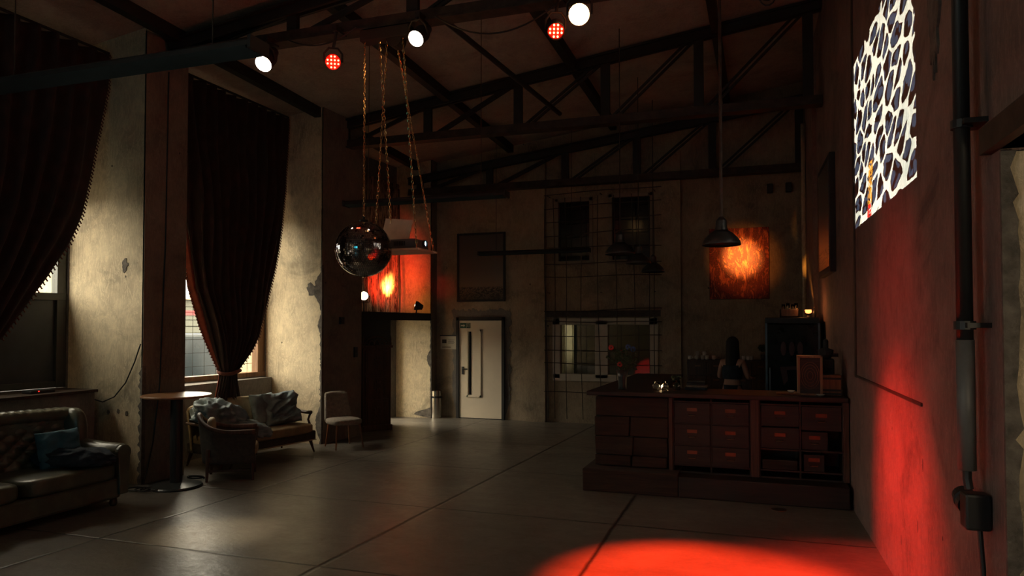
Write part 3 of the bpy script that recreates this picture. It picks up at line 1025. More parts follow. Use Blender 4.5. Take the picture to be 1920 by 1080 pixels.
# ================================================================== MIRROR BALL
t = thing('disco_ball', 'large mirrored disco ball hanging from a chain', 'disco ball', (-4.28, 7.2, 2.81))
m, nt, b = new_mat('mirror_tiles')
b.inputs['Metallic'].default_value = 1
b.inputs['Roughness'].default_value = 0.08
b.inputs['Base Color'].default_value = (0.50, 0.46, 0.46, 1)
M['mirror'] = m
R_ = 0.315
mb = MB(); mb.blob((0, 0, 0), (R_ * 0.985,) * 3, 48, 24)
mb.build('core', M['blackm'], t, smooth=True)
random.seed(12)
mb = MB()
rows = 46
for j in range(rows):
    p0 = -pi / 2 + pi * j / rows + 0.004
    p1 = -pi / 2 + pi * (j + 1) / rows - 0.004
    nn = max(6, int(2 * pi * cos((p0 + p1) / 2) * R_ / (pi * R_ / rows)))
    for i in range(nn):
        a0 = 2 * pi * i / nn + 0.004 / max(0.2, cos(p0)); a1 = 2 * pi * (i + 1) / nn - 0.004 / max(0.2, cos(p0))
        vs = [Vector((cos(p) * cos(a), cos(p) * sin(a), sin(p))) * R_ for p, a in ((p0, a0), (p0, a1), (p1, a1), (p1, a0))]
        c_ = sum(vs, Vector()) / 4
        nrm = c_.normalized()
        ax = nrm.orthogonal().normalized()
        ax.rotate(Matrix.Rotation(random.random() * 2 * pi, 3, nrm))
        rt = Matrix.Rotation(random.gauss(0, 0.018), 3, ax)
        q = [mb.bm.verts.new(c_ + nrm * 0.001 + rt @ (v_i - c_)) for v_i in vs]
        mb.bm.faces.new(q)
me_ball = mb.build('mirror_tiles', M['mirror'], t)
mb = MB(); mb.lathe([(0.05, 0.31), (0.05, 0.33), (0.015, 0.34), (0.015, 0.37)], 14); mb.build('hanger', M['steel'], t)

# ================================================================== PROJECTOR ON ITS SHELF
t = thing('projector_shelf', 'pale board shelf hanging on chains behind the disco ball', 'shelf', (-4.07, 7.79, 2.82))
mb = MB(); mb.cbox((0, 0, 0.012), (0.62, 0.52, 0.024)); mb.build('board', M['white_card'], t, bevel=0.003)
mb = MB(); mb.cbox((-0.16, 0.10, 0.28), (0.38, 0.012, 0.30), Matrix.Rotation(radians(-14), 3, 'X') @ Matrix.Rotation(radians(6), 3, 'Y'))
mb.build('back_card', M['white_card'], t)
t = thing('video_projector', 'white video projector on the hanging shelf, lens glowing blue-white', 'projector', (-3.99, 7.74, 2.845))
mb = MB(); mb.cbox((0, 0, 0.06), (0.36, 0.34, 0.105)); mb.build('body', M['pipe_grey'], t, bevel=0.015)
mb = MB(); mb.lathe([(0.036, 0.0), (0.042, 0.0), (0.042, 0.035), (0.034, 0.035), (0.03, 0.02), (0.001, 0.02)], 18, (0.178, 0.03, 0.07), Matrix.Rotation(pi / 2, 3, 'Y'), cap=False)
mb.build('lens_barrel', M['black'], t)
mb = MB(); mb.lathe([(0.001, 0.024), (0.031, 0.02)], 16, (0.178, 0.03, 0.07), Matrix.Rotation(pi / 2, 3, 'Y'), cap=False)
M['lens_blue'] = emit('projector_lens_light', (0.55, 0.8, 1.0), 3)
mb.build('lens', M['lens_blue'], t)
mb = MB()
for k in range(7):
    mb.cbox((-0.10 + k * 0.022, -0.172, 0.06), (0.010, 0.006, 0.05))
mb.build('vent', M['black'], t)

# the projector's beam: an animated cell pattern thrown on the right wall
PX, PY, PZ = -3.77, 7.77, 2.915
pl = bpy.data.lights.new('projector_beam', 'POINT')
pl.shadow_soft_size = 0.0
pl.energy = 1
pl.use_nodes = True
nt = pl.node_tree
em = nt.nodes['Emission']
tc = N(nt, 'ShaderNodeTexCoord')
sx = N(nt, 'ShaderNodeSeparateXYZ')
L(nt, tc.outputs['Normal'], sx.inputs[0])
q = mth(nt, 'DIVIDE', sx.outputs[1], sx.outputs[0])
r = mth(nt, 'DIVIDE', sx.outputs[2], sx.outputs[0])
K = 1.111 - 0.029 * PY - PX
tt = mth(nt, 'DIVIDE', K, mth(nt, 'MULTIPLY_ADD', q, 0.029, 1.0))
yy = mth(nt, 'MULTIPLY_ADD', tt, q, PY)
zz = mth(nt, 'MULTIPLY_ADD', tt, r, PZ)
inside = None
for c_ in (mth(nt, 'GREATER_THAN', yy, 5.40), mth(nt, 'LESS_THAN', yy, 8.12), mth(nt, 'GREATER_THAN', zz, 2.93), mth(nt, 'LESS_THAN', zz, 4.60)):
    inside = c_ if inside is None else mth(nt, 'MULTIPLY', inside, c_)
# cells
cb = N(nt, 'ShaderNodeCombineXYZ')
L(nt, mth(nt, 'MULTIPLY', yy, 2.15), cb.inputs[0])
L(nt, mth(nt, 'MULTIPLY_ADD', yy, 0.6, mth(nt, 'MULTIPLY', zz, 4.3)), cb.inputs[1])
cb.inputs[2].default_value = 0.35
dist_n = N(nt, 'ShaderNodeTexNoise'); dist_n.inputs['Scale'].default_value = 1.1
L(nt, cb.outputs[0], dist_n.inputs['Vector'])
vm = N(nt, 'ShaderNodeVectorMath', operation='MULTIPLY_ADD')
L(nt, dist_n.outputs['Color'], vm.inputs[0]); vm.inputs[1].default_value = (0.7, 0.7, 0); L(nt, cb.outputs[0], vm.inputs[2])
def vor(feature, scale, vec):
    n = N(nt, 'ShaderNodeTexVoronoi', feature=feature, voronoi_dimensions='2D')
    n.inputs['Scale'].default_value = scale
    L(nt, vec, n.inputs['Vector'])
    return n.outputs['Distance']
edge = vor('DISTANCE_TO_EDGE', 1.25, vm.outputs[0])
f1 = vor('F1', 1.25, vm.outputs[0])
f2 = vor('F2', 1.25, vm.outputs[0])
rat = mth(nt, 'DIVIDE', mth(nt, 'SUBTRACT', f2, f1), mth(nt, 'ADD', f1, f2))
white = mth(nt, 'LESS_THAN', rat, 0.175)
blob_ = mth(nt, 'LESS_THAN', vor('F1', 2.4, vm.outputs[0]), 0.42)
blob_ = mth(nt, 'MULTIPLY', blob_, mth(nt, 'GREATER_THAN', rat, 0.25))
ring = mth(nt, 'LESS_THAN', edge, 0.20)
grey = mth(nt, 'MAXIMUM', blob_, 0.0)
# yellow and red fleck near the lower far corner
fy = mth(nt, 'LESS_THAN', mth(nt, 'ABSOLUTE', mth(nt, 'SUBTRACT', mth(nt, 'MULTIPLY_ADD', zz, 0.25, yy), 8.02)), 0.11)
fy = mth(nt, 'MULTIPLY', fy, mth(nt, 'LESS_THAN', zz, 3.42))
fy = mth(nt, 'MULTIPLY', fy, mth(nt, 'GREATER_THAN', vor('DISTANCE_TO_EDGE', 4.0, vm.outputs[0]), 0.10))
flk = mixc(nt, mth(nt, 'LESS_THAN', zz, 3.05), (1.0, 0.55, 0.06), (1.0, 0.05, 0.03))
col = mixc(nt, grey, (0.002, 0.0, 0.0), (0.045, 0.085, 0.15))
col = mixc(nt, white, col, (0.95, 1.25, 1.1))
col = mixc(nt, fy, col, flk)
col = mixc(nt, inside, (0, 0, 0), col)
L(nt, col, em.inputs['Color'])
em.inputs['Strength'].default_value = 5200
po = bpy.data.objects.new('projector_beam', pl)
po.location = (PX, PY, PZ)
COL.objects.link(po)

# ================================================================== STRIP LIGHT HOUSINGS
M['louvre'] = plain('dull_metal_louvre', (0.05, 0.07, 0.08), 0.3, 0.9, 0.1)
def strip(label, x0, x1, y, z, hang):
    t = thing('strip_light', label, 'strip light', ((x0 + x1) / 2, y, z), 0, 'hanging strip lights, switched off')
    Lh = (x1 - x0) / 2
    prof = [(-0.085, 0.0), (-0.085, 0.03), (-0.04, 0.06), (0.04, 0.06), (0.085, 0.03), (0.085, 0.0)]
    mb = MB(); mb.poly(prof, (-Lh, Lh), 'x'); mb.build('housing', M['blackm'], t)
    mb = MB()
    for k in range(7):
        yk = -0.075 + k * 0.15 / 6
        mb.poly([(yk - 0.012, 0.0), (yk + 0.012, 0.0), (yk, -0.018)], (-Lh + 0.03, Lh - 0.03), 'x')
    mb.build('louvre', M['louvre'], t)
    for s in (-1, 1):
        mb = MB(); mb.box(s * Lh - 0.012, s * Lh + 0.012, -0.09, 0.09, -0.02, 0.06); mb.build('end_cap', M['blackm'], t)
        xx = (x0 + x1) / 2 + s * (Lh - 0.35)
        mb = MB(); mb.tube([(s * (Lh - 0.35), 0, 0.06), (s * (Lh - 0.35), 0, ceil_z(xx, y) - z)], 0.005, 5)
        mb.build('suspension_wire', M['rust'], t)
strip('nearest strip light, cutting across the top left in front of the curtains', -5.40, -2.95, 3.7, 3.66, 0)
strip('strip light hanging above the disco ball and projector', -5.45, -3.10, 8.7, 3.60, 0)
strip('farthest strip light, in front of the picture and wire mesh', -5.38, -3.14, 13.5, 3.36, 0)

# ================================================================== PENDANTS
def pendant(label, x, y, z, r=0.21):
    """z is the rim height"""
    t = thing('pendant_lamp', label, 'pendant lamp', (x, y, z), 0, 'enamel pendant lamps over the bar')
    mb = MB()
    mb.lathe([(r, -0.01), (r * 1.02, 0.0), (r * 0.97, 0.035), (r * 0.85, 0.075), (r * 0.6, 0.125), (r * 0.36, 0.16), (r * 0.33, 0.155), (r * 0.57, 0.115), (r * 0.82, 0.065), (r * 0.93, 0.03), (r, -0.01)], 32, cap=False)
    mb.build('shade', M['enamel'], t, smooth=True)
    mb = MB(); mb.lathe([(r * 0.36, 0.155), (r * 0.30, 0.20), (r * 0.28, 0.27), (r * 0.16, 0.30), (0.012, 0.32)], 20)
    mb.build('lamp_holder', M['enamel'], t)
    mb = MB(); mb.blob((0, 0, 0.07), (0.035, 0.035, 0.05), 12, 8); mb.build('bulb', M['glass'], t, smooth=True)
    mb = MB(); mb.tube([(0, 0, 0.31), (0, 0, ceil_z(x, y) - z)], 0.02 if y < 9 else 0.008, 6); mb.build('rod', M['rust'], t)
pendant('largest pendant lamp, in front of the red picture', -0.46, 8.5, 2.86)
pendant('pendant lamp over the vase, in front of the dark upper window', -1.95, 10.3, 2.97)
pendant('middle one of the overlapping pendant lamps by the mesh', -2.0, 12.2, 2.99)
pendant('lowest and farthest of the overlapping pendant lamps by the mesh', -1.93, 13.4, 2.93)

# ================================================================== CURTAINS
M['lining'] = plain('russet_lining', (0.34, 0.085, 0.045), 0.85, 0, 0.3, 12)
def curtain(label, left, right, ztop, zknot, ztail, x0, amp, npl, knot_y, seed, lining=1):
    t = thing('curtain', label, 'curtain', (x0, knot_y, zknot))
    ph = seed
    def P(u, z):
        yl, yr = interp(left, z), interp(right, z)
        y = yl + (yr - yl) * u
        sq = min(1.0, (yr - yl) / 2.2)
        a = amp * (0.5 + 0.6 * sq) * (1 + 0.3 * sin(9 * u + ph)) * min(1, 0.15 + 9 * u, 0.15 + 9 * (1 - u))
        x = x0 + a * sin(2 * pi * npl * u + ph + 0.5 * sin(3 * z)) + 0.02 * sin(17 * u + 3 * z)
        if z < zknot:
            x += 0.0
        return Vector((x, y, z))
    H_ = ztop - ztail
    mb = MB(); mb.grid(lambda u, v: P(u, ztop - H_ * v), 150, 60)
    wbuild('drape', mb, M['curtain'], t, smooth=True, solid=0.012)
    mb = MB()
    uu = 1.0 if lining < 0 else 0.0
    def wl(z):
        return (0.13 if lining > 0 else 0.0) * max(0.02, min(1, (4.0 - z) / 1.2)) * max(0.15, min(1, (z - zknot + 0.1) / 0.8))
    mb.grid(lambda u, v: P(uu, ztop - H_ * v) + Vector((-0.018 - 0.02 * u + 0.012 * sin(9 * u + 6 * v), lining * (0.05 - (0.05 + wl(ztop - H_ * v)) * u), 0)), 12, 60)
    wbuild('hem_lining', mb, M['lining'], t, smooth=True, solid=0.004)
    # pompom fringe on both edges
    mb = MB()
    z = ztop
    while z > zknot + 0.05:
        for u, s in ((0, -1), (1, 1)):
            p = P(u, z) + Vector((0, s * (0.014 + (wl(z) if s == -lining else 0)), 0))
            mb.blob(p, (0.010, 0.010, 0.014), 6, 5)
            mb.blob(p + Vector((0, s * 0.012, -0.016)), (0.010, 0.010, 0.011), 6, 5)
        z -= 0.045
    o = wbuild('fringe', mb, M['fringe'], t)
    o['kind'] = 'stuff'
    yl, yr = interp(left, zknot), interp(right, zknot)
    mb = MB()
    cy, w = (yl + yr) / 2, (yr - yl) / 2 + 0.03
    mb.tube([(x0 + 0.11 * cos(a), cy + w * sin(a), zknot + 0.02 * sin(2 * a)) for a in [2 * pi * k / 20 for k in range(21)]], 0.028, 8, cap=False)
    wbuild('tieback', mb, M['fringe'], t, smooth=True)
    mb = MB(); mb.tube([(x0 + 0.02, min(left[0][1], left[-1][1]) - 0.1, ztop + 0.02), (x0 + 0.02, right[0][1] - 0.0, ztop + 0.02)], 0.018, 8)
    wbuild('curtain_rail', mb, M['steel'], t)
    return t
curtain('dark red curtain tied at the middle over the sofa, pompom edging lit from behind',
        [(5.45, 7.74), (4.6, 7.85), (3.50, 8.01), (2.92, 8.09), (2.47, 8.18), (2.03, 8.39), (1.64, 8.56), (1.32, 8.70), (1.22, 8.74), (0.86, 8.62)],
        [(5.32, 10.24), (4.19, 10.22), (3.63, 10.11), (2.91, 9.94), (2.21, 9.74), (1.78, 9.57), (1.54, 9.37), (1.32, 9.12), (1.22, 9.03), (0.86, 9.12)],
        5.42, 1.25, 0.84, -7.56, 0.055, 11, 8.9, 0.4)
curtain('dark red curtain swept to the left above the tufted sofa',
        [(5.4, 3.95), (3.0, 3.98), (1.9, 4.2), (1.3, 4.6), (1.0, 4.55), (0.7, 4.5)],
        [(5.34, 6.93), (4.95, 6.93), (4.45, 6.85), (3.85, 6.72), (3.27, 6.57), (2.93, 6.42), (2.52, 6.17), (2.34, 6.04), (2.01, 5.80), (1.78, 5.62), (1.4, 5.05), (1.3, 4.85), (0.7, 5.0)],
        5.36, 1.3, 1.16, -7.82, 0.05, 12, 4.7, 1.4, -1)

# ================================================================== LEFT SIDE FURNITURE
def cushion(name, label, loc, size, mat, rot, seed=0, crumple=0.10, cat='cushion', group=None, n=40):
    """soft pillow: pinched edges, pointed corners, folds"""
    t_rot = rot
    mb = MB()
    sx_, sy_, th = size
    def surf(side):
        def fn(u, v):
            x, y = (u - 0.5) * 2, (v - 0.5) * 2
            edge = (1 - x ** 4) * (1 - y ** 4)
            h = th * 0.5 * max(0, edge) ** 0.45
            pin = 1 - 0.06 * (1 - abs(x) ** 3) * (abs(y) ** 6) - 0.06 * (1 - abs(y) ** 3) * abs(x) ** 6
            k = noise.noise(Vector((x * 1.7 + seed, y * 1.7, seed * 1.3)))
            rdg = 1 - abs(noise.noise(Vector((x * 2.2 + y * 1.3, y * 1.1 - x * 0.6, seed + side)))) * 2.6
            h *= 1 + crumple * 2.5 * k
            h += crumple * th * 0.6 * rdg * max(0, edge) ** 0.5
            return Vector((x * sx_ / 2 * pin, y * sy_ / 2 * pin, side * h + crumple * 0.15 * k))
        return fn
    mb.grid(surf(1), n, n)
    mb.grid(surf(-1), n, n)
    o = mb.build(name, M[mat], None, smooth=True)
    o.location = loc
    o.rotation_euler = rot
    return tag(o, label, cat, group)


def tuft_back(L_, h, th, npx, npy, depth, y0=0):
    """tufted upholstery sheet: returns fn(u,v) in x (forward), y, z"""
    def fn(u, v):
        y = (u - 0.5) * L_
        z = v * h
        a, b_ = u * npx, v * npy
        # diamond buttoning
        d = abs(cos(pi * (a + b_))) * abs(cos(pi * (a - b_)))
        x = th + depth * (d ** 0.5 - 0.6) * min(1, 6 * v, 6 * (1 - v) + 0.2)
        return Vector((x, y, z))
    return fn


# --- big buttoned leather sofa under the first window
t = thing('leather_sofa', 'dark buttoned leather sofa with rolled arms under the first window', 'sofa', (-7.05, 5.02, 0))
HL = 1.16
mb = MB()
f = tuft_back(2 * HL - 0.1, 0.56, 0.0, 11, 4, 0.045)
mb.grid(lambda u, v: Vector((-0.20 - 0.13 * v, 0, 0.42)) + f(u, v), 180, 60)
mb.build('buttoned_back', M['leather'], t, smooth=True)
mb = MB()
mb.grid(lambda u, v: Vector((-0.36 + 0.10 * cos(2 * pi * v) , (u - 0.5) * (2 * HL - 0.12), 0.955 + 0.028 * sin(pi * u) + 0.075 * sin(2 * pi * v) + 0.008 * abs(sin(pi * u * 22)))), 130, 20)
mb.build('top_roll', M['leather'], t, smooth=True)
mb = MB(); mb.box(-0.46, -0.30, -HL + 0.02, HL - 0.02, 0.12, 0.98)
mb.build('back_frame', M['leather'], t, bevel=0.04)
for s in (-1, 1):   # wings and arms
    mb = MB(); mb.blob((-0.30, s * (HL - 0.07), 0.76), (0.19, 0.095, 0.27), 24, 18, e=0.7)
    mb.build('wing', M['leather'], t, smooth=True)
    mb = MB()
    mb.tube([(-0.30, s * (HL - 0.07), 0.60), (-0.1, s * (HL - 0.05), 0.59), (0.15, s * (HL - 0.04), 0.57), (0.38, s * (HL - 0.03), 0.565), (0.43, s * (HL - 0.03), 0.56)], 0.1, 20, radii=[0.10, 0.10, 0.098, 0.098, 0.085])
    mb.build('arm_roll', M['leather'], t, smooth=True)
    mb = MB(); mb.box(-0.40, 0.40, s * (HL - 0.03) - 0.07, s * (HL - 0.03) + 0.05, 0.1, 0.56)
    mb.build('arm_panel', M['leather'], t, bevel=0.03)
    mb = MB(); mb.poly([(s * (HL - 0.04) + 0.09 * cos(a), 0.565 + 0.09 * sin(a)) for a in [radians(q_) for q_ in range(-30, 211, 20)]] + [(s * (HL - 0.04) - 0.055, 0.12), (s * (HL - 0.04) + 0.055, 0.12)], (0.40, 0.45), 'x')
    mb.build('arm_facing', M['leather'], t, bevel=0.012)
mb = MB(); mb.box(-0.34, 0.42, -HL + 0.05, HL - 0.05, 0.08, 0.30)
mb.build('seat_frame', M['leather'], t, bevel=0.03)
for k in range(2):
    y0_, y1_ = (-HL + 0.09, -0.01) if k == 0 else (0.01, HL - 0.09)
    mb = MB(); mb.blob((0.10, (y0_ + y1_) / 2, 0.38), (0.37, (y1_ - y0_) / 2, 0.095), 40, 20, e=0.35)
    mb.build('seat_cushion', M['leather'], t, smooth=True)
for x in (-0.36, 0.36):
    for y in (-HL + 0.1, HL - 0.1):
        mb = MB(); mb.lathe([(0.03, 0.0), (0.042, 0.03), (0.03, 0.09)], 12, (x, y, 0)); mb.build('foot', M['darkwood'], t, smooth=True)

cushion('cushion', 'teal blue square cushion propped in the corner of the leather sofa', (-7.02, 5.70, 0.645), (0.42, 0.42, 0.17), 'blue', (radians(10), radians(70), radians(-12)), 3, 0.12)


def cloth_lump(name, label, loc, r, mat, seed, cat, rot=(0, 0, 0), hang=None, fold=0.35, n=90):
    mb = MB()
    def f(d):
        p = d * 1.6 + Vector((seed, seed * 2, 0))
        rg = 1 - abs(noise.noise(p + Vector((0.6 * d.y, 0, 0)))) * 2.2
        r2 = 1 - abs(noise.noise(p * 2.3)) * 2.0
        return 0.86 + fold * 0.42 * rg + fold * 0.22 * r2
    mb.blob((0, 0, 0), r, n, n // 2, f, e=0.8)
    for q_ in mb.bm.verts:                      # rests flat underneath
        if q_.co.z < -r[2] * 0.45:
            q_.co.z = -r[2] * 0.45 + (q_.co.z + r[2] * 0.45) * 0.1
    o = mb.build(name, M[mat], None, smooth=True)
    o.location = loc
    o.rotation_euler = rot
    return tag(o, label, cat)
cloth_lump('blanket', 'dark navy blanket heaped on the leather sofa against its arm', (-6.93, 5.80, 0.535), (0.40, 0.27, 0.13), 'navy', 2.1, 'blanket', (radians(-6), 0, radians(12)))

# --- tall round table
t = thing('high_table', 'tall round pedestal table in front of the first pier', 'table', (-6.74, 7.02, 0))
t['label'] = 'tall round pedestal table with a light wooden top by the first pier'
mb = MB(); mb.lathe([(0.385, 1.085), (0.40, 1.092), (0.40, 1.105), (0.39, 1.112)], 48); mb.build('table_top', M['tabletop'], t, smooth=False)
mb = MB(); mb.lathe([(0.075, 0.04), (0.07, 0.06), (0.07, 1.05), (0.16, 1.07), (0.16, 1.085)], 24); mb.build('column', M['black'], t)
mb = MB(); mb.lathe([(0.30, 0.0), (0.305, 0.015), (0.29, 0.03), (0.12, 0.055), (0.075, 0.06)], 44); mb.build('base', M['enamel'], t)

# --- rounded wooden armchair seen from the side
def tapered(mb, a, b_, ra, rb, n=8):
    mb.tube([a, b_], ra, n, radii=[ra, rb])
t = thing('tub_armchair', 'low wooden tub armchair with sweeping arms, in front of the olive sofa', 'armchair', (-6.51, 7.71, 0), radians(36))
for x, y in ((-0.25, -0.25), (-0.25, 0.25), (0.26, -0.26), (0.26, 0.26)):
    mb = MB(); tapered(mb, (x * 1.06, y * 1.04, 0), (x, y, 0.40), 0.016, 0.028); mb.build('leg', M['darkwood'], t)
for y in (-0.25, 0.25):
    mb = MB(); mb.bar((-0.25, y, 0.13), (0.26, y, 0.13), 0.025); mb.build('stretcher', M['darkwood'], t)
mb = MB(); mb.bar((0.0, -0.25, 0.13), (0.0, 0.25, 0.13), 0.025); mb.build('stretcher', M['darkwood'], t)
def tub(s_, h):       # plan curve: s_ in -1..1 round the back
    a = s_ * radians(100)
    ax = 0.30; ay = 0.29
    if abs(s_) < 0.62:
        a = s_ / 0.62 * pi / 2
        return Vector((-0.06 - 0.26 * cos(a), ay * sin(a), h))
    k = (abs(s_) - 0.62) / 0.38
    return Vector((-0.06 + 0.36 * k, math.copysign(ay, s_), h))
def armh(s_):         # arm rail height sweeps down from the back
    q_ = abs(s_)
    return 0.80 - 0.21 * (1 - (1 - min(1, q_ / 0.85)) ** 2)
mb = MB()
mb.grid(lambda u, v: tub(u * 2 - 1, 0.22 + (armh(u * 2 - 1) - 0.22) * v) + Vector((-0.06 * v * (1 - abs(u * 2 - 1)), 0, 0)), 60, 12)
mb.build('shell', M['darkfab'], t, smooth=True, solid=0.045)
mb = MB()
pts = [tub(s_, armh(s_) + 0.012) + Vector((-0.06 * (1 - abs(s_)), 0, 0)) for s_ in [-1 + 2 * k / 40 for k in range(41)]]
mb.tube(pts, 0.024, 10, radii=[0.03 if 4 < i < 36 else 0.036 for i in range(41)])
mb.build('arm_rail', M['woodv'], t, smooth=True)
for s in (-1, 1):
    mb = MB(); tapered(mb, (0.27, s * 0.28, 0.30), (0.30, s * 0.29, 0.60), 0.024, 0.02); mb.build('arm_post', M['darkwood'], t)
mb = MB(); mb.blob((0.02, 0, 0.37), (0.31, 0.265, 0.085), 40, 20, e=0.45); mb.build('seat', M['velvet'], t, smooth=True)
mb = MB(); mb.blob((-0.24, 0, 0.60), (0.05, 0.20, 0.17), 28, 16, e=0.6); mb.build('back_pad', M['velvet'], t, smooth=True)
mb = MB(); mb.box(-0.27, 0.28, -0.27, 0.27, 0.24, 0.31); mb.build('seat_rail', M['darkwood'], t, bevel=0.01)

# --- olive channel-back sofa
t = thing('channel_back_sofa', 'small olive sofa with a fluted back and wooden legs below the tied curtain', 'sofa', (-7.10, 8.88, 0), radians(-10))
HL = 0.90
def bow(u): return 0.07 * (1 - (2 * u - 1) ** 2)     # back bows outward, ends come forward
mb = MB()
mb.grid(lambda u, v: Vector((-0.24 - 0.10 * v + 0.16 * abs(2 * u - 1) ** 4 - bow(u) + 0.022 * abs(sin(pi * 12 * u)) * (0.3 + 0.7 * min(1, 4 * (1 - v))), (u - 0.5) * 2 * HL * (1.0 + 0.0 * v), 0.38 + (0.40 + 0.05 * sin(pi * u)) * v)), 200, 24)
mb.build('fluted_back', M['velvet'], t, smooth=True)
mb = MB()
mb.grid(lambda u, v: Vector((-0.33 - 0.10 * v + 0.16 * abs(2 * u - 1) ** 4 - bow(u), (u - 0.5) * 2 * (HL + 0.01), 0.20 + (0.57 + 0.05 * sin(pi * u)) * v)), 60, 10)
mb.build('outer_back', M['velvet'], t, smooth=True, solid=0.03)
mb = MB()
pts = [Vector((-0.385 + 0.16 * abs(2 * u - 1) ** 4 - bow(u), (u - 0.5) * 2 * HL, 0.785 + 0.05 * sin(pi * u))) for u in [k / 40 for k in range(41)]]
mb.tube(pts, 0.042, 12); mb.build('top_edge', M['velvet'], t, smooth=True)
mb = MB(); mb.blob((0.05, 0, 0.37), (0.36, HL - 0.02, 0.075), 60, 18, e=0.3); mb.build('seat', M['velvet'], t, smooth=True)
mb = MB(); mb.box(-0.32, 0.38, -HL + 0.02, HL - 0.02, 0.19, 0.33); mb.build('apron', M['darkfab'], t, bevel=0.02)
mb = MB(); mb.box(0.375, 0.39, -HL + 0.02, HL - 0.02, 0.185, 0.20); mb.build('edge_trim', M['cream'], t)
for s in (-1, 1):
    mb = MB(); mb.tube([(-0.30, s * HL, 0.60), (-0.1, s * (HL + 0.03), 0.60), (0.1, s * (HL + 0.04), 0.585), (0.22, s * (HL + 0.03), 0.59)], 0.022, 10, radii=[0.018, 0.02, 0.026, 0.03])
    mb.build('arm', M['darkwood'], t, smooth=True)
    mb = MB(); mb.tube([(0.20, s * (HL + 0.03), 0.57), (0.17, s * (HL + 0.02), 0.48), (0.24, s * HL, 0.38), (0.27, s * HL, 0.30)], 0.018, 8); mb.build('arm_post', M['darkwood'], t, smooth=True)
    for x in (-0.30, 0.32):
        mb = MB(); tapered(mb, (x * 1.12, s * (HL - 0.04), 0), (x, s * (HL - 0.09), 0.20), 0.012, 0.028); mb.build('leg', M['darkwood'], t)

cloth_lump('crumpled_throw', 'crumpled slate grey throw over the left end of the olive sofa', (-7.12, 8.18, 0.68), (0.30, 0.36, 0.22), 'greycloth', 5.3, 'throw', (radians(-10), radians(14), radians(10)), fold=0.6)
cloth_lump('draped_blanket', 'grey blanket trailing over the seat behind the tub armchair', (-6.85, 8.35, 0.52), (0.22, 0.36, 0.11), 'greycloth', 7.7, 'blanket', (radians(-12), radians(12), radians(-20)), fold=0.6)
cushion('cushion', 'large crumpled slate grey pillow at the right end of the olive sofa', (-7.02, 9.40, 0.685), (0.52, 0.60, 0.24), 'greycloth', (radians(8), radians(64), radians(-14)), 8, 0.42)
cushion('cushion', 'pale grey pillow corner showing behind the large crumpled pillow', (-7.16, 9.18, 0.70), (0.46, 0.46, 0.14), 'greycloth', (radians(2), radians(72), radians(-6)), 15, 0.10)

# --- small upholstered chair against the second pier
t = thing('side_chair', 'small upholstered chair with splayed wooden legs against the second pier', 'chair', (-6.42, 10.20, 0), radians(-34))
mb = MB()
mb.blob((0.02, 0, 0.415), (0.25, 0.25, 0.055), 36, 16, e=0.5); mb.build('seat', M['greyfab'], t, smooth=True)
mb = MB()
def backf(side):
    def fn(u, v):
        w = 0.245 - 0.045 * v
        y = (u - 0.5) * 2
        cr = max(0.0, v - 0.82) / 0.18
        z = 0.40 + 0.47 * v - 0.02 * cr * abs(y) ** 3
        e_ = max(0, 1 - abs(y) ** 8) ** 0.5 * max(0, 1 - abs(2 * v - 1) ** 12) ** 0.5
        return Vector((-0.20 - 0.12 * v + 0.03 * y * y + side * 0.032 * e_, y * w, z))
    return fn
mb.grid(backf(1), 24, 24); mb.grid(backf(-1), 24, 24)
mb.build('backrest', M['greyfab'], t, smooth=True)
for x, y in ((0.2, -0.19), (0.2, 0.19), (-0.17, -0.17), (-0.17, 0.17)):
    mb = MB(); tapered(mb, (x * 1.3, y * 1.22, 0), (x, y, 0.38), 0.011, 0.02); mb.build('leg', M['leg'], t)

# --- carved cabinet and the dark cupboard block under the platform
a = Vector((-6.97, 11.72, 0)); b_ = Vector((-6.63, 12.18, 0))
ang = atan2(b_.y - a.y, b_.x - a.x)
t = thing('carved_cabinet', 'tall dark carved wooden cabinet with a pierced crest beside the bright alcove', 'cabinet', tuple((a + b_) / 2), ang)
wd = (b_ - a).length / 2
mb = MB(); mb.box(-wd, wd, 0.02, 0.36, 0.05, 1.55); mb.build('carcass', M['darkwood'], t, bevel=0.006)
mb = MB(); mb.box(-wd - 0.02, wd + 0.02, -0.01, 0.38, 0.0, 0.10); mb.build('plinth', M['darkwood'], t, bevel=0.008)
mb = MB(); mb.box(-wd - 0.025, wd + 0.025, -0.02, 0.39, 1.53, 1.58); mb.build('cornice', M['darkwood'], t, bevel=0.008)
for z0_, z1_ in ((0.14, 0.58), (0.64, 1.02), (1.08, 1.48)):
    mb = MB()
    mb.box(-wd + 0.05, wd - 0.05, -0.005, 0.02, z0_, z1_)
    mb.box(-wd + 0.09, wd - 0.09, -0.016, 0.0, z0_ + 0.04, z1_ - 0.04)
    for k in range(7):
        an = 2 * pi * k / 7
        mb.blob((0.06 * cos(an), -0.018, (z0_ + z1_) / 2 + 0.08 * sin(an)), (0.022, 0.012, 0.03), 8, 6)
    mb.build('carved_panel', M['darkwood'], t)
mb = MB()
for s in (-1, 1):
    mb.lathe([(0.02, 1.58), (0.028, 1.62), (0.014, 1.65), (0.022, 1.69), (0.004, 1.76)], 10, (s * (wd - 0.01), 0.02, 0))
mb.build('finial', M['darkwood'], t)
mb = MB()
for k in range(5):
    cx_ = (k - 2) * wd * 0.36
    hh_ = 0.10 - 0.015 * abs(k - 2) ** 2
    mb.tube([(cx_ + wd * 0.18 * cos(a_), 0.02, 1.58 + hh_ * sin(a_)) for a_ in [pi * q_ / 8 for q_ in range(9)]], 0.011, 6)
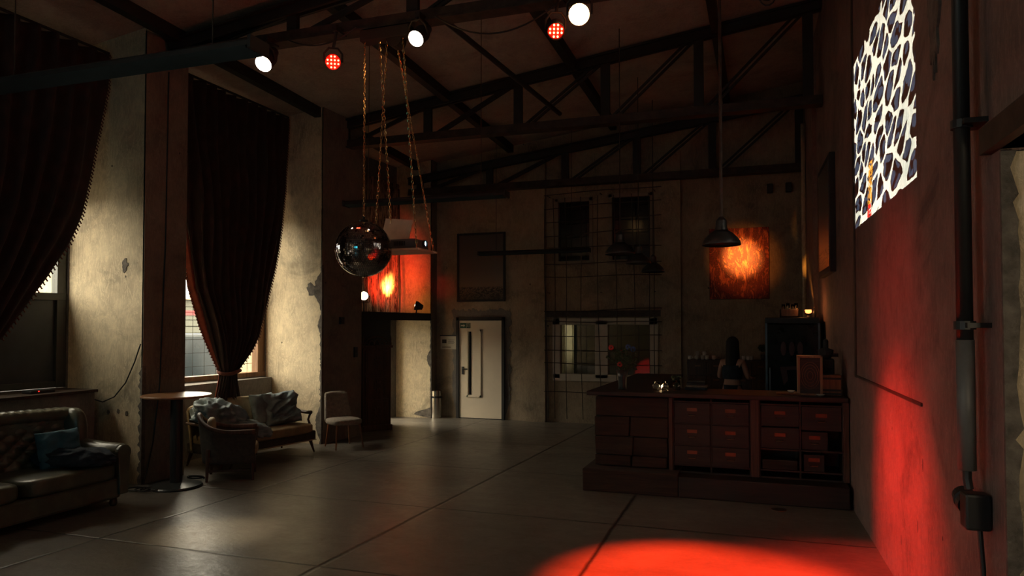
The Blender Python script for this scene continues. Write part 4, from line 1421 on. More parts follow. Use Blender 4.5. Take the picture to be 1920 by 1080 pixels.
mb.tube([(wd * 0.8 * cos(a_), 0.02, 1.59 + 0.15 * sin(a_)) for a_ in [pi * q_ / 16 for q_ in range(17)]], 0.014, 6)
mb.build('pierced_crest', M['darkwood'], t)

mb = MB(); mb.box(-7.04, -6.98, 11.42, 12.78, 0, 2.10)
tag(mb.build('dark_partition', M['blackm']), 'plain black partition under the platform behind the carved cabinet', 'partition')
t = thing('platform', 'dark wooden platform under the red lit drapes, carrying the floodlights', 'platform', (-7.3, 12.7, 2.12))
mb = MB(); mb.poly([(-6.88, 11.40), (-6.66, 13.92), (-7.44, 13.92), (-7.78, 11.40)], (2.11, 2.19), 'z'); wbuild('deck', mb, M['darkwood'], t)
mb = MB(); mb.poly([(-6.87, 11.40), (-6.65, 13.92), (-6.69, 13.92), (-6.91, 11.40)], (2.05, 2.20), 'z'); wbuild('edge_beam', mb, M['blackm'], t)

# drapes over the platform and pale plaster above the platform
mb = MB()
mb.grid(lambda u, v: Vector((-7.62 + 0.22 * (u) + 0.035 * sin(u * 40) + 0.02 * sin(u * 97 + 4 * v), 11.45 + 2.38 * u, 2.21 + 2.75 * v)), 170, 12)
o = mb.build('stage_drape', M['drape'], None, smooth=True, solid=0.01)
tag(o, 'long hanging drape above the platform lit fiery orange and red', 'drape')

def flood(label, loc, target, lit=True, nm='flood_light'):
    t = thing(nm, label, 'floodlight', loc, 0, 'floodlights on the platform')
    d = (Vector(target) - Vector(loc)).normalized()
    t.rotation_euler = d.to_track_quat('-Z', 'Y').to_euler()
    mb = MB(); mb.lathe([(0.085, 0.0), (0.095, 0.0), (0.095, 0.04), (0.07, 0.10), (0.05, 0.16), (0.001, 0.17)], 20, cap=False); mb.build('housing', M['blackm'], t)
    mb = MB(); mb.lathe([(0.001, -0.006), (0.08, 0.004)], 22, cap=False); mb.build('lens', M['lens_flood'], t, smooth=True)
    mb = MB(); mb.tube([(0.10, 0, 0.06), (0.10, -0.12, 0.06), (-0.10, -0.12, 0.06), (-0.10, 0, 0.06)], 0.01, 6); mb.build('bracket', M['steel'], t)
    mt = Matrix.Translation(loc) @ t.rotation_euler.to_matrix().to_4x4()
    p = mt @ Vector((0, -0.12, 0.06))
    mb = MB(); mb.tube([p, Vector((p.x, p.y, 2.2))], 0.014, 6); mb.lathe([(0.07, 0), (0.07, 0.015)], 14, (p.x, p.y, 2.19)); wbuild('stand', mb, M['steel'], t)
M['lens_flood'] = emit('floodlight_lens', (1.0, 0.72, 0.42), 22)
flood('round floodlight on the platform facing out, just below the disco ball', (-7.33, 12.35, 2.52), (-4.0, 6.0, 2.2))
flood('small floodlight at the right end of the platform, turned to the drape', (-6.76, 13.40, 2.36), (-7.8, 12.9, 2.7))

# hanging cord against the drape
cable('pale cord hanging down in front of the red lit drape', [(-7.22, 13.55, 4.8), (-7.2, 13.55, 3.3), (-7.17, 13.54, 2.7), (-7.16, 13.5, 2.22)], 0.014, 'cord', 'hanging_cord', 'rust')

# small things on piers
t = thing('junction_box', 'small dark junction box high on the second pier', 'junction box', (-6.87, 10.80, 2.03))
mb = MB(); mb.box(0.0, 0.05, -0.06, 0.06, -0.06, 0.06); mb.build('body', M['black'], t, bevel=0.005)
mb = MB(); mb.cbox((0.052, 0, 0), (0.006, 0.08, 0.08)); mb.build('cover', M['black'], t)
t = thing('junction_box', 'dark switch box lower on the second pier above the side chair', 'junction box', (-6.84, 11.20, 1.48))
mb = MB(); mb.box(0.0, 0.05, -0.05, 0.05, -0.09, 0.09); mb.build('body', M['black'], t, bevel=0.005)
mb = MB(); mb.cbox((0.052, 0, 0.02), (0.01, 0.03, 0.04)); mb.build('switch', M['black'], t)
cable('thin cable sagging in a curve across the lit face of the first pier', [(-8.0, 6.955, 1.02), (-7.85, 6.955, 0.99), (-7.66, 6.955, 1.06), (-7.48, 6.955, 1.24), (-7.34, 6.955, 1.50), (-7.25, 6.955, 1.72)], 0.008)
cable('thin cable running down the room face of the first pier', [(-7.20, 7.30, 5.2), (-7.20, 7.28, 3.0), (-7.205, 7.22, 1.2), (-7.20, 7.12, 0.5), (-7.18, 7.02, 0.2), (-7.17, 6.95, 0.02)], 0.008)
cable('coiled cable lying on the floor between the leather sofa and the round table base', [(-7.1 + 0.12 * cos(k * 0.5) + 0.01 * k, 6.72 + 0.10 * sin(k * 0.5), 0.012 + 0.0006 * k) for k in range(34)], 0.008)
cable('thin cable coiled behind the round table base', [(-6.86 + 0.12 * cos(k * 0.5), 7.48 + 0.07 * sin(k * 0.5), 0.012 + 0.0006 * k) for k in range(26)], 0.008)
t = thing('media_box', 'small dark device with a red indicator on the window ledge', 'device', (-8.08, 6.28, 1.156))
mb = MB(); mb.cbox((0, 0, 0.02), (0.16, 0.30, 0.035)); mb.build('case', M['black'], t, bevel=0.006)
M['red_dot'] = emit('red_indicator', (1.0, 0.03, 0.02), 1.6)
mb = MB(); mb.blob((0.082, -0.06, 0.025), (0.006, 0.010, 0.006), 8, 6); mb.build('indicator', M['red_dot'], t)

# ================================================================== BACK WALL THINGS
# litter bin
t = thing('litter_bin', 'cylindrical metal litter bin beside the steel door', 'bin', (-6.58, 14.05, 0))
mb = MB(); mb.lathe([(0.115, 0.0), (0.12, 0.01), (0.12, 0.42)], 28); mb.build('body', M['chrome'], t)
mb = MB(); mb.lathe([(0.118, 0.42), (0.118, 0.46)], 28); mb.build('band', M['black'], t)
mb = MB(); mb.lathe([(0.12, 0.46), (0.12, 0.57), (0.10, 0.585), (0.08, 0.58), (0.08, 0.47)], 28, cap=False); mb.build('ashtray_top', M['chrome'], t)

# picture by the door: dark landscape
m, nt, b = new_mat('dark_landscape_picture')
v = pos(nt, (1, 1, 1), True)
sx = N(nt, 'ShaderNodeSeparateXYZ'); L(nt, v, sx.inputs[0])
c = ramp(nt, mth(nt, 'ADD', mth(nt, 'MULTIPLY', sx.outputs[2], 0.65), 0.5), [(0.05, (0.05, 0.038, 0.03)), (0.25, (0.20, 0.14, 0.10)), (0.45, (0.13, 0.10, 0.085)), (0.9, (0.075, 0.065, 0.06))])
f = noise_n(nt, pos(nt, (7, 1, 9), True), 1.5, 6, 0.75, 2.0)
plants = mth(nt, 'MULTIPLY', mth(nt, 'GREATER_THAN', f, 0.5), mth(nt, 'LESS_THAN', mth(nt, 'ADD', sx.outputs[2], mth(nt, 'MULTIPLY', f, 0.25)), -0.28))
c = mixc(nt, plants, c, (0.02, 0.014, 0.01))
L(nt, c, b.inputs['Base Color']); b.inputs['Roughness'].default_value = 0.35
M['pic1'] = m
t = thing('framed_picture', 'dark framed landscape picture above and right of the steel door', 'picture', (-5.62, 14.2, 3.17))
t['label'] = 'tall black framed picture of a dim landscape hanging above the steel door'
mb = MB(); mb.box(-0.50, 0.50, -0.03, -0.01, -0.68, 0.68); mb.build('canvas', M['pic1'], t)
mb = MB()
mb.box(-0.54, -0.50, -0.05, 0, -0.72, 0.72); mb.box(0.50, 0.54, -0.05, 0, -0.72, 0.72); mb.box(-0.5, 0.5, -0.05, 0, 0.68, 0.72); mb.box(-0.5, 0.5, -0.05, 0, -0.72, -0.68)
mb.build('frame', M['black'], t, bevel=0.004)

# red painting with scratched texture
m, nt, b = new_mat('scratched_red_canvas')
v = pos(nt, (1, 1, 1), True)
mp = N(nt, 'ShaderNodeMapping'); mp.inputs['Rotation'].default_value = (0, radians(35), 0); mp.inputs['Scale'].default_value = (6, 6, 2.0)
L(nt, N(nt, 'ShaderNodeTexCoord').outputs['Object'], mp.inputs[0])
f = noise_n(nt, mp.outputs[0], 0.9, 10, 0.78, 3.0)
ed = mth(nt, 'ABSOLUTE', mth(nt, 'SUBTRACT', f, 0.5))
c = ramp(nt, f, [(0.38, (0.07, 0.004, 0.003)), (0.50, (0.34, 0.025, 0.012)), (0.60, (0.62, 0.13, 0.04)), (0.75, (0.85, 0.38, 0.13))])
c = mixc(nt, mth(nt, 'LESS_THAN', ed, 0.02), c, (0.04, 0.004, 0.003))
L(nt, c, b.inputs['Base Color']); b.inputs['Roughness'].default_value = 0.6
M['pic2'] = m
t = thing('red_painting', 'red abstract canvas with an amber light spot, on the wall over the bar', 'painting', (-0.455, 14.2, 3.10))
mb = MB(); mb.box(-0.53, 0.53, -0.045, -0.002, -0.66, 0.66); mb.build('canvas', M['pic2'], t, bevel=0.004)
mb = MB(); mb.box(-0.535, 0.535, -0.02, 0.0, -0.665, 0.665); mb.build('stretcher_frame', M['black'], t)

# wire mesh
random.seed(21)
t = thing('wire_mesh', 'rusty wire mesh hung over the windows of the back wall', 'wire mesh', (-3.05, 14.02, 0.1))
mb = MB()
xs = [-4.13, -3.95, -3.71, -3.40, -3.05, -2.71, -2.36, -2.06, -1.97]
for x in xs:
    ph = random.random() * 6
    mb.tube([(x + 0.015 * sin(ph + z_ * 1.3) - 0.012 * z_, 14.02 + 0.02 * sin(z_ + ph), z_) for z_ in [0.1 + 0.4 * k for k in range(12)]], 0.008, 5)
wbuild('upright_wires', mb, M['rust'], t)
mb = MB()
zz_ = [0.62, 1.18, 1.45, 1.74, 2.02, 2.25, 2.92, 3.18, 3.50, 3.78, 4.05, 4.33, 4.6]
for z_ in zz_:
    s_ = random.uniform(-0.01, 0.035)
    mb.tube([(x, 14.04, z_ + s_ * (x + 3.0) + 0.012 * sin(3 * x + z_)) for x in [-4.2 + 0.26 * k for k in range(10)]], 0.008, 5)
wbuild('cross_wires', mb, M['rust'], t)
mb = MB()
for x in (-4.12, -3.05, -2.0):
    for z_ in (0.62, 2.60, 4.55):
        mb.tube([(x, 14.02, z_), (x, 14.2, z_)], 0.008, 5)
wbuild('wall_hooks', mb, M['rust'], t)

# notice by the door, escape route label on the door
def text(body, size, mat, parent, loc, rot, name='lettering', ext=0.001, align='CENTER'):
    cu = bpy.data.curves.new(name, 'FONT')
    cu.body = body; cu.size = size; cu.extrude = ext; cu.align_x = align; cu.align_y = 'CENTER'
    tmp = bpy.data.objects.new('t', cu)
    COL.objects.link(tmp)
    dg = bpy.context.evaluated_depsgraph_get()
    me = bpy.data.meshes.new_from_object(tmp.evaluated_get(dg))
    bpy.data.objects.remove(tmp)
    me.name = name
    me.materials.clear(); me.materials.append(mat)
    o = bpy.data.objects.new(name, me); COL.objects.link(o)
    o.parent = parent; o.location = loc; o.rotation_euler = rot
    return o
t = thing('notice_board', 'white notice sheet on the wall just left of the steel door', 'notice', (-6.36, 14.2, 1.58))
mb = MB(); mb.box(-0.19, 0.19, -0.014, 0, -0.14, 0.14); mb.build('sheet', M['paper'], t)
mb = MB(); mb.box(-0.20, 0.20, -0.03, 0.0, 0.14, 0.165); mb.build('clamp_rail', M['black'], t)
mb = MB()
mb.box(-0.15, -0.05, -0.016, -0.013, -0.01, 0.07)
for k in range(4):
    mb.box(-0.01, 0.14 - 0.02 * (k % 2), -0.016, -0.013, 0.055 - 0.025 * k, 0.063 - 0.025 * k)
mb.box(-0.15, 0.05, -0.016, -0.013, -0.10, -0.085)
mb.build('print', M['rust'], t)
M['signgreen'] = plain('escape_sign_green', (0.01, 0.07, 0.045), 0.5, 0, 0.05)
t = thing('escape_sign', 'small green escape route sign with arrow at the top of the door', 'sign', (-5.97, 14.165, 1.945))
mb = MB(); mb.box(-0.115, 0.115, -0.006, 0.004, -0.055, 0.055); mb.build('plate', M['signgreen'], t)
mb = MB()
mb.box(-0.095, -0.035, -0.009, -0.005, -0.012, 0.012)
mb.poly([(-0.035, 0.032), (-0.035, -0.032), (-0.005, 0.0)], (-0.009, -0.005), 'y')
mb.build('arrow', M['paper'], t)
mb = MB()      # running figure stepping through a doorway
mb.box(0.03, 0.036, -0.009, -0.005, -0.045, 0.045); mb.box(0.092, 0.098, -0.009, -0.005, -0.045, 0.045); mb.box(0.03, 0.098, -0.009, -0.005, 0.040, 0.046)
mb.blob((0.066, -0.007, 0.026), (0.008, 0.002, 0.008), 10, 6)
for p_, q2 in (((0.064, 0.016), (0.060, -0.008)), ((0.062, 0.012), (0.080, 0.004)), ((0.062, 0.012), (0.046, 0.002)), ((0.060, -0.008), (0.076, -0.022)), ((0.076, -0.022), (0.072, -0.04)), ((0.060, -0.008), (0.050, -0.024)), ((0.050, -0.024), (0.040, -0.03))):
    mb.bar((p_[0], -0.007, p_[1]), (q2[0], -0.007, q2[1]), 0.006, 0.004)
mb.build('running_figure', M['paper'], t)

# two small speakers / boxes high in the far corner
for i, x in enumerate((0.10, 0.42)):
    t = thing('wall_spotlight', ['small dark fitting high on the back wall, left of the pair', 'small dark fitting high on the back wall, right of the pair by the corner'][i], 'fitting', (x, 14.2, 4.46))
    mb = MB(); mb.box(-0.05, 0.05, -0.16, -0.03, -0.08, 0.08); mb.build('head', M['black'], t, bevel=0.01)
    mb = MB(); mb.bar((0, -0.08, 0.02), (0, 0, 0.10), 0.02); mb.build('bracket', M['black'], t)

# things on the right wall
def rw_thing(name, label, cat, y, z):
    return thing(name, label, cat, (rw_x(y), y, z), math.atan(0.029))
t = rw_thing('framed_picture', 'dark deep framed picture hanging on the right wall above the fridge', 'picture', 10.4, 3.35)
mb = MB(); mb.box(-0.07, 0.0, -0.68, 0.68, -0.74, 0.74); mb.build('frame', M['blackm'], t, bevel=0.006)
mb = MB(); mb.box(-0.075, -0.069, -0.60, 0.60, -0.66, 0.66); mb.build('canvas', M['pic1'], t)
t = rw_thing('narrow_picture', 'narrow dark panel on the right wall near the back corner', 'panel', 13.7, 4.1)
mb = MB(); mb.box(-0.06, 0.0, -0.3, 0.3, -0.55, 0.55); mb.build('panel', M['blackm'], t)
mb = MB(); mb.box(-0.066, -0.06, -0.25, 0.25, -0.5, 0.5); mb.build('face', M['tint'], t)
t = rw_thing('corner_pipe', 'thin vertical pipe on the right wall catching amber light from below', 'pipe', 12.95, 2.0)
mb = MB(); mb.tube([(-0.12, 0, 0), (-0.12, 0, 3.3)], 0.035, 10); mb.build('pipe', M['jamb'], t, smooth=True)
t = rw_thing('drain_pipe', 'black vertical pipe with a grey lower length on the right wall', 'pipe', 4.02, 1.2)
mb = MB(); mb.tube([(-0.09, 0, 0.66), (-0.09, 0, 5.4)], 0.036, 16); mb.build('upper_pipe', M['black'], t, smooth=True)
mb = MB(); mb.tube([(-0.09, 0, 0.06), (-0.09, 0, 0.68)], 0.040, 16); mb.build('lower_pipe', M['pipe_grey'], t, smooth=True)
for z_ in (0.75, 1.72, 3.3):
    mb = MB(); mb.box(-0.10, 0.0, -0.085, 0.085, z_ - 0.012, z_ + 0.012)
    mb.lathe([(0.048, z_ - 0.02), (0.048, z_ + 0.02)], 14, (-0.09, 0, 0)); mb.build('pipe_bracket', M['black'], t)
mb = MB(); mb.tube([(-0.09, 0, 0.06), (-0.09, 0, 0.02), (-0.085, -0.01, -0.03)], 0.02, 8); mb.build('cable_entry', M['black'], t)
t = rw_thing('isolator_switch', 'black industrial socket box with hanging cable at the foot of the pipe', 'switch', 4.02, 1.08)
mb = MB(); mb.cbox((-0.06, -0.01, -0.01), (0.11, 0.10, 0.17)); mb.build('box', M['black'], t, bevel=0.012)
mb = MB(); mb.lathe([(0.05, 0.0), (0.055, 0.03), (0.045, 0.035), (0.045, 0.05), (0.055, 0.055), (0.05, 0.11), (0.035, 0.115)], 18, (-0.07, 0.05, 0.0), Matrix.Rotation(radians(-75), 3, 'X')); mb.build('socket', M['black'], t)
mb = MB(); mb.tube([(-0.05, -0.03, -0.08), (-0.045, -0.035, -0.18), (-0.04, -0.04, -0.28), (-0.04, -0.035, -0.34)], 0.012, 8); mb.build('cable_tail', M['black'], t)

# ================================================================== THE BAR
t = thing('bar_plinth', 'long low timber step running along the foot of the bar', 'plinth', (-0.6, 8.9, 0))
mb = MB(); mb.box(-2.06, -0.95, 8.45, 9.2, 0, 0.26); wbuild('step_board', mb, M['woodrough'], t, bevel=0.012)
mb = MB(); mb.box(-0.945, 0.83, 8.45, 9.2, 0, 0.235); wbuild('step_board', mb, M['wood'], t, bevel=0.012)

t = thing('timber_end_panel', 'rough staggered timber block cladding at the left end of the bar', 'panel', (-1.5, 8.8, 0.26))
random.seed(31)
rows_ = [(0.26, 0.37), (0.37, 0.60), (0.60, 0.84), (0.84, 1.10)]
cuts = [[-1.96, -1.52, -1.10], [-1.96, -1.50, -1.09], [-1.96, -1.54, -1.08], [-1.96, -1.08]]
for (za, zb), cs in zip([(0.262, 0.40), (0.40, 0.62), (0.62, 0.86), (0.86, 1.10)], cuts):
    for xa, xb in zip(cs, cs[1:]):
        d_ = random.uniform(0, 0.035)
        mb = MB()
        vs = mb.box(xa + 0.004, xb - 0.004, 8.70 - d_, 8.80, za + 0.004, zb - 0.004)
        for q_ in vs:
            q_.co += Vector((random.uniform(-0.008, 0.008), random.uniform(-0.008, 0.004), random.uniform(-0.006, 0.006)))
        wbuild('timber_block', mb, M['woodrough'], t, bevel=0.01)
mb = MB(); mb.box(-1.94, -1.05, 8.78, 9.0, 0.26, 1.11); wbuild('backing', mb, M['blackm'], t)

t = thing('bar_side_run', 'plank clad side run of the bar going back towards the mesh', 'bar', (-1.7, 10.4, 0))
mb = MB()
for k in range(14):
    y = 9.02 + k * 0.205
    mb.box(-1.95, -1.40, y, y + 0.2, 0, 1.11)
wbuild('planks', mb, M['woodv'], t, bevel=0.004)

t = thing('countertop', 'dark worn wooden countertop running round the bar', 'countertop', (-0.6, 8.95, 1.11))
mb = MB()
mb.poly([(-2.03, 8.55), (0.84, 8.62), (0.80, 9.35), (-1.25, 9.35), (-1.25, 11.95), (-1.99, 11.95)], (1.115, 1.165), 'z')
wbuild('board', mb, M['wood'], t, bevel=0.008)

HOLD = None
def drawer(parent, x0, x1, z0, z1, y=8.70, d=0.34, holders=True, pull=0.0):
    yf = y - pull
    mb = MB(); mb.box(x0, x1, yf, yf + 0.022, z0, z1)
    mb.box(x0 + 0.01, x0 + 0.02, yf + 0.022, yf + d, z0 + 0.01, z1 - 0.02); mb.box(x1 - 0.02, x1 - 0.01, yf + 0.022, yf + d, z0 + 0.01, z1 - 0.02)
    mb.box(x0 + 0.01, x1 - 0.01, yf + 0.02, yf + d, z0 + 0.01, z0 + 0.02)
    o = wbuild('drawer', mb, M['wood'], parent, bevel=0.003)
    cx_, cz_ = (x0 + x1) / 2, (z0 + z1) / 2
    mt = Matrix.Translation(parent.location).inverted()
    def sub(name, mb, mat):
        bmesh.ops.transform(mb.bm, matrix=mt, verts=mb.bm.verts)
        q_ = mb.build(name, mat, o)
    w = 0.058
    mb = MB()
    mb.box(cx_ - w, cx_ + w, yf - 0.006, yf, cz_ + 0.016, cz_ + 0.022); mb.box(cx_ - w, cx_ + w, yf - 0.006, yf, cz_ + 0.05, cz_ + 0.056)
    mb.box(cx_ - w, cx_ - w + 0.006, yf - 0.006, yf, cz_ + 0.02, cz_ + 0.052); mb.box(cx_ + w - 0.006, cx_ + w, yf - 0.006, yf, cz_ + 0.02, cz_ + 0.052)
    mb.box(cx_ - w + 0.006, cx_ + w - 0.006, yf - 0.003, yf, cz_ + 0.022, cz_ + 0.05)
    sub('label_holder', mb, M['brass'])
    mb = MB()
    mb.tube([(cx_ - 0.04, yf, cz_ - 0.022), (cx_ - 0.036, yf - 0.02, cz_ - 0.03), (cx_ + 0.036, yf - 0.02, cz_ - 0.03), (cx_ + 0.04, yf, cz_ - 0.022)], 0.006, 6)
    sub('cup_handle', mb, M['brass'])
    return o

def carcass(t, xs, zs, y0=8.71, y1=9.15, th=0.018):
    mb = MB()
    for x in xs:
        mb.box(x - th / 2, x + th / 2, y0, y1, zs[0], zs[-1])
    for z in zs:
        mb.box(xs[0], xs[-1], y0, y1, z - th / 2, z + th / 2)
    mb.box(xs[0], xs[-1], y1 - 0.01, y1, zs[0], zs[-1])
    wbuild('carcass', mb, M['wood'], t)

t = thing('drawer_cabinet', 'left bank of six label drawers set in the bar front', 'cabinet', (-0.6, 8.9, 0.24))
carcass(t, [-1.03, -0.60, -0.17], [0.245, 0.325, 0.56, 0.81, 1.06, 1.11])
for z0_, z1_ in ((0.335, 0.55), (0.57, 0.80), (0.82, 1.05)):
    drawer(t, -1.015, -0.612, z0_, z1_)
    drawer(t, -0.588, -0.185, z0_, z1_, pull=0.012 if z0_ < 0.6 else 0)
t = thing('drawer_cabinet', 'right bank of drawers with open gaps and a loose box in the bar front', 'cabinet', (0.35, 8.9, 0.24))
carcass(t, [-0.07, 0.355, 0.79], [0.245, 0.325, 0.56, 1.06, 1.11])
drawer(t, -0.055, 0.343, 0.82, 1.05); drawer(t, -0.055, 0.343, 0.575, 0.805)
drawer(t, 0.37, 0.775, 0.79, 1.05)
drawer(t, 0.37, 0.64, 0.57, 0.77, y=8.74)
drawer(t, 0.39, 0.60, 0.335, 0.52, y=8.72)
mb = MB(); mb.box(-0.04, 0.32, 8.74, 9.0, 0.335, 0.43); mb.box(-0.045, 0.325, 8.73, 8.75, 0.335, 0.44); wbuild('low_tray', mb, M['woodrough'], t, bevel=0.004)
mb = MB(); mb.box(0.355, 0.79, 8.72, 9.1, 0.55, 0.562); wbuild('shelf', mb, M['wood'], t)
for nm, xa, xb in (('between the timber cladding and the left drawers', -1.08, -1.035), ('between the two banks of drawers', -0.165, -0.075), ('at the right end of the bar by the wall', 0.79, 0.85)):
    mb = MB(); mb.box(xa, xb, 8.68, 8.80, 0.24, 1.11)
    tag(mb.build('bar_post', M['woodv'], bevel=0.004), 'upright wooden post ' + nm, 'post', 'posts of the bar front')

CT = 1.166
# vase with flowers
t = thing('flower_vase', 'tall flared vase of dried flowers on the left corner of the countertop', 'vase', (-1.66, 8.9, CT))
mb = MB(); mb.lathe([(0.05, 0), (0.055, 0.01), (0.05, 0.05), (0.055, 0.14), (0.075, 0.24), (0.07, 0.24), (0.05, 0.14), (0.045, 0.02)], 20, cap=False); mb.lathe([(0.05, 0), (0.04, 0.002)], 20)
mb.build('vase', M['enamel'], t, smooth=True)
random.seed(17)
mb = MB(); tips = []
for k in range(26):
    a = random.random() * 6.28; rr = random.uniform(0.03, 0.16); h = random.uniform(0.30, 0.52)
    p = (cos(a) * rr, sin(a) * rr * 0.8, h); tips.append(p)
    mb.tube([(0, 0, 0.05), (p[0] * 0.35, p[1] * 0.35, h * 0.6), p], 0.0035, 4)
mb.build('stems', M['leaf'], t)
mb = MB()
for p in tips:
    for q_ in range(5):
        mb.blob((p[0] + random.uniform(-0.035, 0.035), p[1] + random.uniform(-0.03, 0.03), p[2] + random.uniform(-0.06, 0.02)), (0.018, 0.016, 0.012), 7, 5)
mb.build('foliage', M['leaf'], t)
for k, (mt_, n_) in enumerate((('redpetal', 3), ('bluepetal', 2))):
    for i in range(n_):
        p = tips[k * 5 + i]
        mb = MB()
        for q_ in range(9):
            a = 2 * pi * q_ / 9
            mb.blob((p[0] + 0.022 * cos(a), p[1] - 0.02, p[2] + 0.022 * sin(a)), (0.014, 0.01, 0.014), 7, 5)
        o = mb.build('flower_head', M[mt_], t); o['label'] = ('red' if k == 0 else 'blue') + ' flower head'

def glass_jar(label, x, y, r, h, group, z=CT, flowers=False):
    t = thing('glass_jar', label, 'glass', (x, y, z), 0, group)
    mb = MB(); mb.lathe([(0.001, 0.0), (r, 0.0), (r * 1.05, h * 0.5), (r, h), (r * 0.92, h), (r * 0.95, h * 0.5), (r * 0.9, 0.012), (0.001, 0.012)], 18, cap=False)
    mb.build('glass', M['glass'], t, smooth=True)
    if flowers:
        mb = MB()
        for k in range(8):
            a = random.random() * 6.28
            mb.tube([(0, 0, 0.02), (cos(a) * r * 1.3, sin(a) * r, h + random.uniform(0.02, 0.07))], 0.003, 4)
            mb.blob((cos(a) * r * 1.3, sin(a) * r, h + 0.04), (0.014, 0.014, 0.014), 6, 5)
        mb.build('sprigs', M['leaf'], t)
    return t
glass_jar('leftmost lit glass jar on the countertop right of the vase', -1.26, 8.95, 0.045, 0.10, 'glass jars on the countertop')
glass_jar('second lit glass jar on the countertop beside the first', -1.15, 8.93, 0.04, 0.11, 'glass jars on the countertop')
glass_jar('glass jar holding small sprigs on the countertop', -1.02, 8.98, 0.045, 0.12, 'glass jars on the countertop', flowers=True)
# tea light in the jars' holder: small lamp glinting through the glass
M['candle'] = emit('candle_flame', (1.0, 0.62, 0.30), 9)
t = thing('tea_light', 'small burning tea light between the glass jars on the countertop', 'candle', (-1.205, 9.03, CT))
mb = MB(); mb.lathe([(0.02, 0), (0.022, 0.018), (0.018, 0.02)], 14); mb.build('cup', M['chrome'], t)
mb = MB(); mb.blob((0, 0, 0.036), (0.006, 0.006, 0.016), 8, 8); mb.build('flame', M['candle'], t, smooth=True)
light('tea_light_glow', 'POINT', (-1.205, 9.03, CT + 0.045), 0.35, (1.0, 0.62, 0.3), None, 0.01)

t = thing('menu_stack', 'low stack of books and trays behind the glass jars on the countertop', 'books', (-0.80, 9.15, CT))
for k in range(4):
    mb = MB(); mb.cbox((0.01 * (k % 2), 0, 0.015 + 0.03 * k), (0.26 - 0.02 * k, 0.18, 0.026)); mb.build('book', M[['navy', 'greyfab', 'blackm', 'rust'][k]], t, bevel=0.003)

# wooden speaker box with a round grille, crate radio, grinder
t = thing('wooden_box', 'pale edged wooden box with a round ringed front at the right end of the countertop', 'box', (0.47, 8.95, CT))
mb = MB()
mb.box(-0.13, -0.105, -0.12, 0.12, 0, 0.44); mb.box(0.105, 0.13, -0.12, 0.12, 0, 0.44); mb.box(-0.13, 0.13, -0.12, 0.12, 0.42, 0.44); mb.box(-0.13, 0.13, -0.12, 0.12, 0, 0.02)
mb.build('case', M['woodlight'], t, bevel=0.003)
mb = MB(); mb.box(-0.105, 0.105, -0.11, 0.10, 0.02, 0.42); mb.build('front_board', M['wood'], t)
mb = MB()
for r_ in (0.03, 0.055, 0.08, 0.10):
    mb.tube([(r_ * cos(a_), -0.113, 0.22 + 1.5 * r_ * sin(a_)) for a_ in [2 * pi * k / 28 for k in range(29)]], 0.003, 5, cap=False)
mb.build('ringed_grille', M['leg'], t)
t = thing('coffee_grinder', 'black coffee grinder standing behind the reddish crate at the end of the bar', 'grinder', (0.66, 9.20, CT))
mb = MB(); mb.cbox((0, 0, 0.20), (0.17, 0.2, 0.40)); mb.build('body', M['black'], t, bevel=0.02)
mb = MB(); mb.lathe([(0.05, 0.40), (0.08, 0.44), (0.085, 0.50), (0.03, 0.52), (0.03, 0.60), (0.02, 0.62)], 16); mb.build('hopper', M['blackm'], t)
mb = MB(); mb.tube([(0.05, -0.02, 0.44), (0.13, -0.04, 0.44)], 0.02, 8); mb.build('lever', M['black'], t)
t = thing('wooden_crate', 'small reddish wooden crate with black bands at the right end of the countertop', 'crate', (0.68, 8.95, CT))
mb = MB(); mb.cbox((0, 0, 0.115), (0.22, 0.2, 0.23)); mb.build('crate_body', M['leg'], t, bevel=0.006)
for z_ in (0.02, 0.06, 0.19):
    mb = MB(); mb.cbox((0, 0, z_), (0.23, 0.21, 0.022)); mb.build('band', M['black'], t)
t = thing('serving_board', 'flat wooden serving board with two small white dishes on the countertop', 'board', (0.24, 8.86, CT))
mb = MB(); mb.cbox((0, 0, 0.01), (0.26, 0.16, 0.018)); mb.build('board', M['leg'], t, bevel=0.006)
t2 = thing('dish', 'small white dish on the serving board', 'dish', (0.27, 8.85, CT + 0.02))
mb = MB(); mb.lathe([(0.018, 0), (0.035, 0.015), (0.042, 0.03), (0.036, 0.028), (0.015, 0.006)], 18); mb.build('bowl', M['ceramic'], t2, smooth=True)
t2 = thing('dish', 'small white saucer between the wooden box and the crate', 'dish', (0.57, 8.76, CT))
mb = MB(); mb.lathe([(0.02, 0), (0.045, 0.015), (0.05, 0.022), (0.04, 0.018), (0.015, 0.006)], 18); mb.build('bowl', M['ceramic'], t2, smooth=True)

# fridge behind the bar
t = thing('display_fridge', 'tall dark glass fronted fridge behind the bar against the right wall', 'fridge', (0.36, 11.35, 0))
mb = MB()
mb.box(-0.36, 0.36, -0.30, 0.30, 0.05, 0.10); mb.box(-0.36, 0.36, -0.30, 0.30, 1.98, 2.06); mb.box(-0.36, -0.32, -0.30, 0.30, 0.1, 1.98); mb.box(0.32, 0.36, -0.30, 0.30, 0.1, 1.98); mb.box(-0.36, 0.36, 0.26, 0.30, 0.1, 1.98)
mb.build('cabinet', M['black'], t, bevel=0.008)
mb = MB(); mb.box(-0.335, 0.335, -0.335, -0.315, 0.12, 1.96)
d_ = mb.build('door', M['fridge'], t)
mb = MB(); mb.box(-0.36, -0.335, -0.345, -0.305, 0.1, 1.98); mb.box(0.335, 0.36, -0.345, -0.305, 0.1, 1.98); mb.build('door_edge', M['steelblue'], d_)
mb = MB(); mb.tube([(-0.30, -0.375, 0.9), (-0.30, -0.375, 1.35)], 0.012, 8); mb.build('handle', M['steelblue'], d_)
mb = MB()
